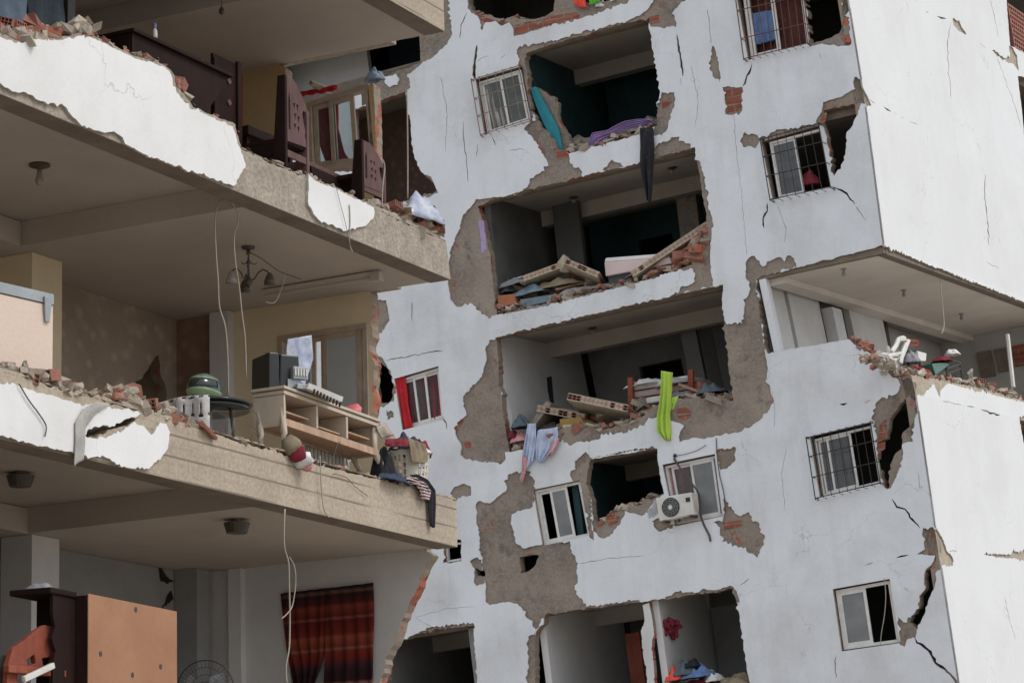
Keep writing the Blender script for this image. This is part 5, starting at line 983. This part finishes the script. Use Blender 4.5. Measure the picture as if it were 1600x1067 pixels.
strip(M, 0, -.1, '898,-8 896,4 903,12', '915,-8 914,6 916,12', 'garment', 'cloth_coral', 'red garment at the top edge of the picture beside a green one', 'clothing', amp=.02, waves=3, nv=8); strip(M, 0, -.1, '919,-8 920,2 921,8', '938,-8 938,0 936,5', 'garment', 'cloth_green', 'green garment at the top edge of the picture beside a red one', 'clothing', amp=.02, waves=3, nv=8)
rubble('broken brick along the sill at the top edge of the picture', M, 0, .02, '740,18 762,30 785,36 800,30 830,36 866,30', 60, .02, .05, ['clay', 'mortar', 'dust'], seed=12)
rubble('brick stubs along the ledge at the top edge of the picture', M, 0, .02, '893,5 925,10 960,2 1000,-10', 40, .02, .05, ['clay', 'mortar', 'plaster_near'], seed=13)
strip(M, 0, .13, '1171,22 1174,45 1177,72', '1209,16 1211,38 1214,62', 'curtain', 'cloth_blue', 'pale blue cloth hanging inside the rust barred window', 'curtain', amp=.03, waves=4)
strip(M, 0, .3, '1172,-10 1180,30 1182,88', '1262,-30 1262,20 1266,70', 'curtain', 'cloth_brown', 'dark brown curtain behind the rust barred window', 'curtain', amp=.05, waves=7, seed=5)
strip(M, 0, .12, '748,130 752,170 760,205', '810,112 818,150 825,190', 'curtain', 'cloth_net', 'beige net curtain inside the small barred window beside the teal fragment', 'curtain', amp=.03, waves=9, seed=2)
strip(M, 0, .22, '616,590 612,630 618,672', '640,585 640,630 646,668', 'curtain', 'cloth_red', 'bright red curtain blown out at the left of the small window behind the basket', 'curtain', amp=.03, waves=3, seed=2) if 0 else strip(M, 0, .02, '616,592 613,630 616,673', '633,588 638,630 646,668', 'curtain', 'cloth_red', 'bright red curtain blown out at the left of the small window behind the basket', 'curtain', amp=.03, waves=3, seed=2)
strip(M, 0, .12, '630,588 636,630 642,668', '685,574 690,615 694,656', 'curtain', 'cloth_crimson', 'dark red curtain behind the panes of the small window behind the basket', 'curtain', amp=.03, waves=6, seed=5)
strip(M, 0, .14, '1044,728 1050,770 1058,815', '1082,720 1088,760 1094,812', 'curtain', 'cloth_pink', 'dull pink curtain behind the window with the air conditioner', 'curtain', amp=.02, waves=5, seed=3)
# opening with the mattress
def quadbox(name, t4, fr, ax, val, thick, mat, parent=None, h=None, bevel=.01):
    """slab whose front edge is the traced quad, reaching back by thick"""
    P = [fr.hit(ax, val, *q) for q in S(t4)]; n = Vector((0, 0, 0)); n[ax] = thick
    return MB(fr).hexa([P[3], P[2], P[2] + n, P[3] + n, P[0], P[1], P[1] + n, P[0] + n]).build(name, mat, parent, bevel=bevel)
t = thing('bed', 'bed with a thick pale pink foam mattress on the edge of the second opening', 'bed', M.w(M.hit(0, .2, 1000, 430))); quadbox('foam_block', '944,410 1046,402 1050,412 946,432', M, 0, .15, 1.6, 'foam_pink', t, bevel=.02); quadbox('cover', '946,403 1040,396 1046,402 944,410', M, 0, .18, 1.6, 'foam', t, bevel=.02)
quadbox('bed_base', '950,433 1052,412 1056,424 952,445', M, 0, .25, 1.5, 'cloth_slate', t)
def hollow(name, label, px, sz, rot, fr=M, ax=0, val=.3, mats=('clay', 'mortar_light'), cell=.09):
    c = fr.hit(ax, val, *px); o = comb(MB(fr), c, (sz[1], sz[0], sz[2]), rot, cell, z90=True, fill=.72).build(name, list(mats)); return tag(o, label, 'wall fragment')
hollow('wall_fragment', 'long pale wall slab leaning on the mattress of the second opening', (1060, 392), (.7, 2.0, .13), (-.42, .1, 0.15), val=.45)
hollow('wall_fragment', 'hollow brick wall slab lying flat left of the mattress', (855, 428), (.45, 1.1, .12), (-.15, .1, .1)); hollow('wall_fragment', 'hollow brick slab sloping down to the right beside the mattress', (915, 428), (.9, .75, .12), (.55, .1, .3)); 
tag(MB(M).rock(M.hit(0, .2, 882, 415), .2, (.7, .9, 1), random.Random(2), 0, 1).build('mortar_lump', 'mortar_light'), 'pale mortar lump on top of the hollow brick slabs', 'rubble lump')
garment(M, M.hit(0, .35, 812, 447), (.35, .45, .24), 'cloth_grey', 'grey and blue bedclothes heaped left of the hollow brick slabs', name='bedclothes', seed=61); garment(M, M.hit(0, .3, 830, 462), (.35, .55, .2), 'cloth_greyblue', 'grey blue blanket lying on the sill left of the brick slabs', name='blanket', seed=62); garment(M, M.hit(0, .3, 872, 450), (.3, .6, .22), 'cloth_khaki', 'brown blanket under the hollow brick slabs', name='blanket', seed=63)
quadbox('board', '812,468 862,460 900,462 818,480', M, 0, .05, .4, 'cloth_greyblue'); tag(sc.objects['board'], 'pale blue board on the sill of the second opening', 'board')
quadbox('carton', '777,462 804,459 806,474 779,481', M, 0, .02, .35, 'orange_box'); tag(sc.objects['carton'], 'small orange box in the left corner of the second opening', 'box')
rubble('mortar rubble along the sill of the second opening', M, 0, .0, '776,487 800,483 850,473 900,462 940,452 1000,439 1050,422 1095,395', 170, .02, .06, ['mortar', 'clay', 'dust', 'mortar_light'], seed=14, up=.1, depth=.35)
rubble('broken bricks in the right corner of the second opening', M, 0, .0, '1060,415 1080,408 1095,390 1105,378', 45, .04, .11, ['mortar', 'broken_brick', 'clay'], seed=15, up=.25, depth=.4)
# opening with the lime cloth
hollow('wall_fragment', 'large hollow brick wall slab standing on edge in the third opening', (885, 645), (1.0, 1.0, .14), (.35, -.1, .2), val=.8); hollow('wall_fragment', 'cream faced hollow brick slab sloping to the right in the third opening', (945, 640), (.9, 1.3, .15), (.38, .25, .15), val=.5)
hollow('wall_fragment', 'grey wall slab leaning against the white wall in the third opening', (855, 655), (.9, .7, .12), (-.75, .1, .1), val=.7, mats=('mortar', 'mortar'))
quadbox('carton', '874,655 908,652 912,662 876,668', M, 0, .3, .4, 'yellow_box'); tag(sc.objects['carton.001'] if 'carton.001' in sc.objects else sc.objects['carton'], 'yellow carton under the brick slabs in the third opening', 'box')
t = thing('bed', 'bed with dark red posts and striped bedding in the third opening', 'bed', M.w(M.hit(0, 1.0, 1030, 620)))
for x, y0, y1 in ((984, 590, 655), (1078, 578, 622)): quadbox('bed_post', f'{x-4},{y0} {x+4},{y0-1} {x+5},{y1-1} {x-3},{y1}', M, 0, .5, .1, 'wood_red', t)
for k, (x, y) in enumerate(((988, 600), (990, 612), (992, 624))): quadbox('bedding', f'{x},{y} 1035,{y-9} 1075,{y-14} 1076,{y-4} 1035,{y+2} {x},{y+10}'.replace(f' 1035,{y-9}', '').replace(f' 1035,{y+2}', ''), M, 0, .6, 1.2, ('cloth_white', 'cloth_banded', 'foam')[k], t, bevel=.03)
garment(M, M.hit(0, .8, 1010, 603), (.4, .4, .16), 'cloth_white', 'white pillow on the striped bedding of the third opening', name='pillow', cat='pillow', seed=70); garment(M, M.hit(0, .8, 1060, 602), (.4, .45, .18), 'cloth_net', 'beige bedclothes heaped right of the lime cloth', name='bedclothes', seed=71)
strip(M, 0, -.08, '1033,579 1032,610 1030,635 1027,655 1028,675 1040,688', '1051,582 1049,605 1047,628 1046,650 1048,668 1047,687', 'towel', 'cloth_lime', 'bright lime green cloth hanging out of the third opening', 'cloth', amp=.045, waves=2.5, seed=3); strip(M, 0, .0, '1044,622 1045,632 1046,642', '1060,619 1057,630 1052,640', 'towel', 'cloth_lime', 'short lime green end folded beside the long lime cloth', 'cloth', amp=.02, waves=2, nv=8)
strip(M, 0, -.1, '825,662 820,690 817,712 815,735 812,752', '838,661 838,680 837,700 833,720 822,728', 'sheet', 'cloth_lightblue', 'pale blue and pink sheet hanging at the left corner of the third opening', 'sheet', amp=.04, waves=3, seed=4)
strip(M, 0, -.1, '840,672 838,690 838,712 840,722', '872,667 873,685 866,702 848,722', 'sheet', 'cloth_lightblue', 'pale blue sheet with a ragged foot hanging beside the pink edged one', 'sheet', amp=.05, waves=3, seed=9)
strip(M, 0, -.13, '816,712 815,732 812,752', '824,716 822,732 816,754', 'cloth', 'cloth_pink', 'narrow pink cloth tail hanging lowest at the left corner of the third opening', 'cloth', amp=.02, waves=2, nv=10); strip(M, 0, -.12, '862,690 860,700 852,712', '874,684 872,694 862,712', 'cloth', 'cloth_pink', 'pink hem at the right foot of the pale blue sheet', 'cloth', amp=.02, waves=2, nv=8)
garment(M, M.hit(0, .05, 815, 668), (.25, .22, .28), 'cloth_slate', 'dark patterned cloth bundle at the left corner of the third opening', seed=75); garment(M, M.hit(0, .05, 803, 684), (.1, .12, .2), 'cloth_maroon', 'small red cloth below the dark bundle in the third opening', seed=76); garment(M, M.hit(0, .05, 812, 690), (.14, .2, .2), 'cloth_pink', 'pink cloth bundle behind the hanging sheets', seed=77)
strip(M, 0, 2.2, '852,590 851,615 852,645', '862,588 863,612 866,640', 'coat', 'cloth_black', 'black coat hanging on the white side wall of the third opening', 'coat', amp=.03, waves=1, nv=8)
rubble('mortar rubble along the sill of the third opening', M, 0, .0, '800,704 830,698 862,688 900,672 950,672 990,658 1020,642 1050,626 1100,623 1145,626', 170, .02, .07, ['mortar', 'clay', 'dust', 'mortar_light'], seed=16, up=.1, depth=.4)
# lower openings
rubble('mortar crumbs along the sill of the dark opening beside the white window', M, 0, .02, '938,822 950,809 968,795 990,790 1025,776', 50, .02, .06, ['mortar', 'clay', 'mortar_light'], seed=17, up=.05)
quadbox('door', '976,990 998,986 1010,1080 988,1085', M, 0, 2.0, .06, 'wood_red'); tag(sc.objects['door'], 'dark red door standing open in the lowest opening', 'door')
tag(plate(MB(M), 0, .02, .13, jag(P2(M, 0, .02, S('1004,945 1014,941 1018,960 1022,990 1018,1010 1022,1040 1022,1100 1014,1100 1010,1050 1003,1010 1002,985 1008,970')), .02, .05, 4), [], 0, 1).build('wall_stub', ['wall_white', 'broken_brick']), 'jagged wall stub with white plaster between the two rooms of the lowest opening', 'wall stub')
def wreath():
    c = M.hit(1, 5.80, 1022, 968); c = M.hit(0, .25, 1036, 975); w0 = M.w(c); t = thing('flower_decoration', 'red and pink cloth flowers hanging on the white wall of the lowest opening', 'decoration', w0); rn = random.Random(5)
    for k, (dx, dz, mt_) in enumerate(((0, 0, 'cloth_maroon'), (-.12, .02, 'cloth_maroon'), (-.05, -.12, 'cloth_maroon'), (.2, .09, 'plastic_pink'), (.1, .1, 'cloth_white'), (.12, -.0, 'cloth_black'), (-.2, -.04, 'cloth_maroon'), (-.1, -.2, 'cloth_maroon'))):
        m = MB(M); p = c + Vector((.03 * k, dx, dz))
        for j in range(5): a_ = j * 1.257; m.rock(p + Vector((rn.uniform(-.05, .05), .06 * cos(a_), .06 * sin(a_))), .065, (.8, 1, 1), rn, 0, 1)
        m.build('flower', mt_, t, smooth=True)
wreath()
for k, (x, y, sz, mt_, lb) in enumerate(((1060, 1050, (.3, .25, .25), 'cloth_coral', 'bright red garment at the front of the clothes heap'), (1072, 1042, (.3, .3, .3), 'cloth_slate', 'dark printed garment at the back of the clothes heap'), (1090, 1046, (.4, .35, .22), 'cloth_blue', 'blue jeans in the middle of the clothes heap'), (1115, 1052, (.25, .2, .2), 'cloth_white', 'white garment at the right of the clothes heap'), (1150, 1062, (.4, .5, .25), 'cloth_khaki', 'khaki blanket at the right end of the clothes heap'), (1085, 1065, (.5, .5, .2), 'cloth_maroon', 'maroon garment at the foot of the clothes heap'), (1080, 1030, (.25, .2, .15), 'cloth_black', 'black garment on top of the clothes heap'))):
    garment(M, M.hit(0, .3, x, y) - Vector((0, 0, .15)), (sz[0], sz[1], sz[2] * 1.2), mt_, lb + ' in the lowest opening', seed=80 + k)
# air conditioner
def ac():
    P = [M.hit(0, -.02, *q) for q in S('1034,779 1090,770 1094,804 1040,815')]; n = Vector((-.30, 0, 0)); t = thing('air_conditioner', 'white outdoor air conditioner unit mounted under the window with a dangling hose', 'air conditioner', M.w(P[3]))
    MB(M).hexa([P[3], P[2], P[2] + n, P[3] + n, P[0], P[1], P[1] + n, P[0] + n]).build('casing', 'plastic_white', t, bevel=.015)
    f = lambda u, v: P[0] * (1 - u) * (1 - v) + P[1] * u * (1 - v) + P[2] * u * v + P[3] * (1 - u) * v + n
    c = f(.38, .5) + Vector((-.006, 0, 0)); AX = (Vector((0, -1, 0)), Vector((0, 0, 1)), Vector((-1, 0, 0))); r = (f(.38, 0) - f(.38, 1)).length * .42
    fp = MB(M).lathe(c, [(.01, .0), (r, .0), (r, .006), (.01, .006)], 28, ax=AX).build('fan_grille', 'plastic_black', t); m = MB(M)
    for k in range(1, 6): m.tube([c + Vector((-.016, 0, 0)) + AX[0] * r * k / 6 * cos(a * pi / 12) + AX[1] * r * k / 6 * sin(a * pi / 12) for a in range(25)], .004, 4)
    for k in range(12): m.tube([c + Vector((-.016, 0, 0)), c + Vector((-.016, 0, 0)) + (AX[0] * cos(k * pi / 6) + AX[1] * sin(k * pi / 6)) * r], .003, 4)
    m.build('guard_wires', 'metal_grey', fp); MB(M).lathe(c + Vector((-.02, 0, 0)), [(.005, .0), (.045, .0), (.045, .01), (.005, .01)], 14, ax=AX).build('hub', 'plastic_white', fp)
    a, b = f(.86, .2), f(.9, .4); MB(M).box(a.x - .01, min(a.y, b.y) - .03, min(a.z, b.z), a.x + .002, max(a.y, b.y) + .03, max(a.z, b.z)).build('handle', 'plastic_black', t)
    for u in (.12, .88): q = f(u, 1) - n; MB(M).box(q.x - .32, q.y - .02, q.z - .05, q.x, q.y + .02, q.z - .01).build('bracket', 'iron_rust', t)
ac()
cable(M, 0, -.25, '1053,716 1062,730 1078,752 1092,772 1094,800 1098,815 1108,836 1110,845', .022, 'thick dark hose running down past the air conditioner', 'cable_dark', vals=[-.05, -.1, -.2, -.35, -.1, -.05, -.05, -.05], name='hose')
cable(M, 0, -.06, '1119,684 1120,705 1124,740 1131,770 1134,800', .01, 'thin dark cable down the wall right of the air conditioner', 'cable_dark'); cable(M, 0, -.05, '1103,695 1092,702 1075,708 1052,713', .006, 'thin wire from a nail above the air conditioner', 'cable_dark')
cable(M, 0, -.1, '1382,902 1384,930 1382,960 1377,990 1376,1006', .008, 'pale wire hanging in front of the lowest window'); cable(M, 1, .15, '1469,421 1470,450 1474,490 1475,510 1471,522', .01, 'pale wire hanging from the corner storey ceiling')
# corner storey: lamps, chair wreck, table, pole
for k, (q, lb) in enumerate((((1318, 420), 'small ceiling lamp nearest the building corner on the open storey'), ((1412, 453), 'small ceiling lamp in the middle of the open corner storey'), ((1502, 490), 'small ceiling lamp at the far end of the open corner storey'))): bulb(q, -.13, lb, M, drop=.1, small=True)
for z, q, lb in ((2.82, (896, 308), 'small ceiling lamp at the left in the second opening'), (2.82, (1050, 262), 'small ceiling lamp at the right in the second opening'), (0, (925, 512), 'small ceiling lamp in the third opening')): bulb(q, z, lb, M, drop=.08)
def wreck():
    t = thing('broken_chair', 'white wooden chair frame tangled in the debris of the corner storey', 'chair', M.w(M.hit(1, .3, 1410, 560)))
    P = lambda x, y, d=.3: M.hit(1, d, x, y); m = MB(M); m.tube([P(1404, 530), P(1412, 529), P(1418, 532), P(1413, 545), P(1408, 558), P(1407, 568)], [.05, .06, .06, .055, .05, .04], 6); m.build('back_post', 'plastic_white', t)
    MB(M).tube([P(1393, 550), P(1400, 540), P(1404, 530)], .045, 6).build('arm', 'plastic_white', t); MB(M).tube([P(1372, 552), P(1390, 555), P(1408, 552)], .035, 6).build('leg', 'plastic_white', t); MB(M).tube([P(1388, 558, .2), P(1396, 554, .2), P(1404, 558, .2), P(1398, 563, .2), P(1388, 558, .2)], .035, 6).build('seat_frame', 'plastic_white', t)
    t = thing('crate', 'small red crate behind the white chair frame in the corner storey', 'crate', M.w(P(1423, 540)))
    for a in ((1416, 531, 1434, 533), (1416, 538, 1433, 540), (1416, 531, 1416, 542), (1434, 533, 1432, 542)): MB(M).tube([P(a[0], a[1], .4), P(a[2], a[3], .4)], .03, 4).build('slat', 'wood_red', t)
    t = thing('shelf_frame', 'dark metal frame with red rails standing among the corner debris', 'rack', M.w(P(1430, 565)))
    for a in ((1416, 545, 1420, 572), (1434, 548, 1438, 572), (1416, 545, 1434, 548)): MB(M).tube([P(a[0], a[1], .35), P(a[2], a[3], .35)], .03, 5).build('post', 'iron_black', t)
    for a in ((1430, 573, 1452, 580), (1428, 580, 1450, 584)): MB(M).tube([P(a[0], a[1], .2), P(a[2], a[3], .2)], .025, 5).build('rail', 'cloth_red', t)
    quadbox('foam_block', '1434,548 1448,552 1447,564 1436,564', M, 1, .3, .25, 'plastic_white'); tag(sc.objects['foam_block.001'], 'white block right of the dark metal frame in the corner debris', 'block')
    garment(M, P(1423, 568, .35), (.22, .2, .3), 'cloth_grey', 'grey cloth bundle inside the dark metal frame of the corner storey', seed=90)
    t = thing('folding_table', 'green topped folding table with black legs tipped over on the corner storey', 'table', M.w(P(1480, 575)))
    quadbox('table_top', '1456,568 1478,566 1484,570 1462,586', M, 1, .35, .5, 'green_top', t)
    for a in ((1478, 576, 1500, 568), (1480, 584, 1500, 576), (1484, 562, 1500, 566), (1500, 566, 1504, 594), (1478, 566, 1480, 586)): MB(M).tube([P(a[0], a[1], .4), P(a[2], a[3], .4)], .022, 5).build('leg', 'iron_black', t)
    garment(M, P(1470, 566, .45), (.25, .2, .14), 'cloth_maroon', 'dark red cloth on the green folding table', seed=91); garment(M, P(1488, 555, .45), (.2, .15, .15), 'foam', 'cream cushion on top of the folding table', name='cushion', cat='cushion', seed=92)
    tag(MB(M).tube([P(1574, 523, .5), P(1583, 605, .5)], .05, 6).build('pole', 'plastic_white'), 'white pole standing near the right edge of the corner storey', 'pole')
wreck()
rubble('brick and plaster debris along the edge of the corner storey, front side', M, 1, .02, '1420,583 1445,588 1475,594 1500,600 1530,606 1555,612 1600,624', 240, .02, .055, ['clay', 'mortar_light', 'plaster_edge', 'dust'], seed=18, up=.10, depth=.35)
rubble('brick and plaster debris beside the white chair frame', M, 1, .15, '1365,555 1385,562 1400,570 1418,580', 50, .02, .05, ['clay', 'mortar_light', 'plaster_edge', 'dust'], seed=19, up=.08, depth=.4)
rubble('crumbs of red brick at the parapet step of the corner storey', M, 0, .02, '1328,533 1345,545 1362,556 1376,570 1392,584', 70, .02, .06, ['clay', 'clay', 'mortar'], seed=20, up=.1)
for x, y, lb in ((1345, 540, 'left red brick on the parapet step of the corner storey'), (1357, 542, 'right red brick on the parapet step of the corner storey')): brick(M, 0, .1, (x, y), lb, 'bricks on the parapet step', dz=-.04)
for x, y, lb in ((1530, 600, 'right of the folding table'), (1552, 606, 'between the folding table and the white pole'), (1570, 612, 'just left of the white pole')): brick(M, 1, .12, (x, y), 'red brick on the corner storey edge, ' + lb, 'bricks on the corner storey edge', dz=.0)
tag(MB(M).rock(M.hit(0, -.03, 1055, 712), .05, (1, 1, 1), RN, 0, 1).build('nail_knob', 'iron_black'), 'dark cable gland on the wall above the air conditioner', 'fitting')

# denser clutter in the far openings and on the corner storey
rubble('larger lumps of masonry and dust heaped inside the second opening', M, 0, .5, '790,476 830,466 880,455 930,448 1000,432', 60, .05, .12, ['mortar', 'dust', 'mortar_light', 'clay'], seed=31, up=.2, depth=.6)
rubble('larger lumps of masonry and dust heaped inside the third opening', M, 0, .6, '830,690 870,678 920,668 970,660 1020,636 1090,616 1140,622', 80, .05, .12, ['mortar', 'dust', 'mortar_light', 'clay'], seed=32, up=.2, depth=.7)
rubble('larger lumps of masonry heaped inside the upper opening', M, 0, .5, '890,236 930,226 980,212 1020,198', 40, .05, .12, ['mortar', 'dust', 'mortar_light'], seed=33, up=.15, depth=.5)
rubble('lumps of plaster and brick thrown about the corner storey floor', M, 1, .6, '1425,580 1460,588 1500,597 1550,608 1600,622', 50, .03, .07, ['dust', 'dust', 'mortar_light', 'clay'], seed=34, up=.12, depth=.8)
for k, (px, sz, mt_, lb, nm) in enumerate((((905, 455), (.3, .6, .16), 'cloth_net', 'beige sheet bunched below the sloping hollow brick slab in the second opening', 'sheet'), ((1010, 428), (.25, .5, .12), 'cloth_grey', 'grey cloth on the sill below the foam mattress', 'cloth'), ((795, 455), (.2, .25, .3), 'cloth_slate', 'slate coloured cloth above the small orange box', 'cloth'),
    ((905, 668), (.3, .5, .2), 'cloth_khaki', 'khaki cloth on the sill left of centre in the third opening', 'cloth'), ((1065, 618), (.3, .35, .16), 'cloth_grey', 'grey cloth beside the right red bed post', 'cloth'), ((1110, 612), (.3, .4, .22), 'cloth_slate', 'slate cloth heap in the right corner of the third opening', 'cloth'), ((850, 678), (.25, .3, .2), 'cloth_brown', 'brown cloth between the hanging sheets and the yellow carton', 'cloth'))):
    garment(M, M.hit(0, .4, *px) - Vector((0, 0, .05)), sz, mt_, lb, name=nm, cat='cloth', seed=120 + k, rot=k)
for k, (a, b, lb) in enumerate(((( 868, 452), (936, 436), 'splintered timber lath across the slabs of the second opening'), ((1060, 600), (1120, 622), 'timber lath leaning in the right corner of the third opening'), ((960, 225), (1010, 205), 'short timber lath in the rubble under the purple sheet'))):
    tag(MB(M).tube([M.hit(0, .15, *a), M.hit(0, .5, *b)], .03, 4).build('timber_lath', 'wood_raw'), lb, 'timber')
for k, (px, rot, lb) in enumerate((((1392, 556), (.2, .3, .2), 'broken pale wall panel left of the white chair frame'), ((1515, 590), (.9, .3, .4), 'thin cream board in the debris right of the folding table'))):
    tag(MB(M).rbox(M.hit(1, .4, *px), (.6, .05, .16), rot).build('plaster_slab', 'plaster_edge', bevel=.01), lb, 'wall fragment')
# dark cracks in the lowest room's back wall
for i, t_ in enumerate(('248,886 256,888 260,900 272,908 262,910 252,908', '268,922 271,936 260,946 254,948 262,932')): plate(MB(), 1, 3.285, .012, jag(LP(1, 3.285, t_), .015, .04, i), [], 0, 0).build('wall_crack', ['plastic_black', 'plastic_black'], LB)

garment(M, M.hit(0, .25, 1266, 290), (.15, .18, .35), 'cloth_maroon', 'dull red cloth behind the lower right of the black barred upper window', name='cloth', cat='cloth', seed=140)

strip(L, 1, .1, '588,668 592,676 598,684', '602,660 610,672 616,680', 'cardboard', 'dust', 'flat dusty cardboard scrap between the dresser and the laundry basket', 'cardboard', amp=.01, waves=1, nv=6)
rubble('dust and small stones under the dresser and around the basket', L, 1, .12, '455,712 500,728 550,742 600,750 650,758 690,770', 120, .006, .025, ['dust', 'mortar_light', 'clay'], seed=41, up=.02, depth=.3)
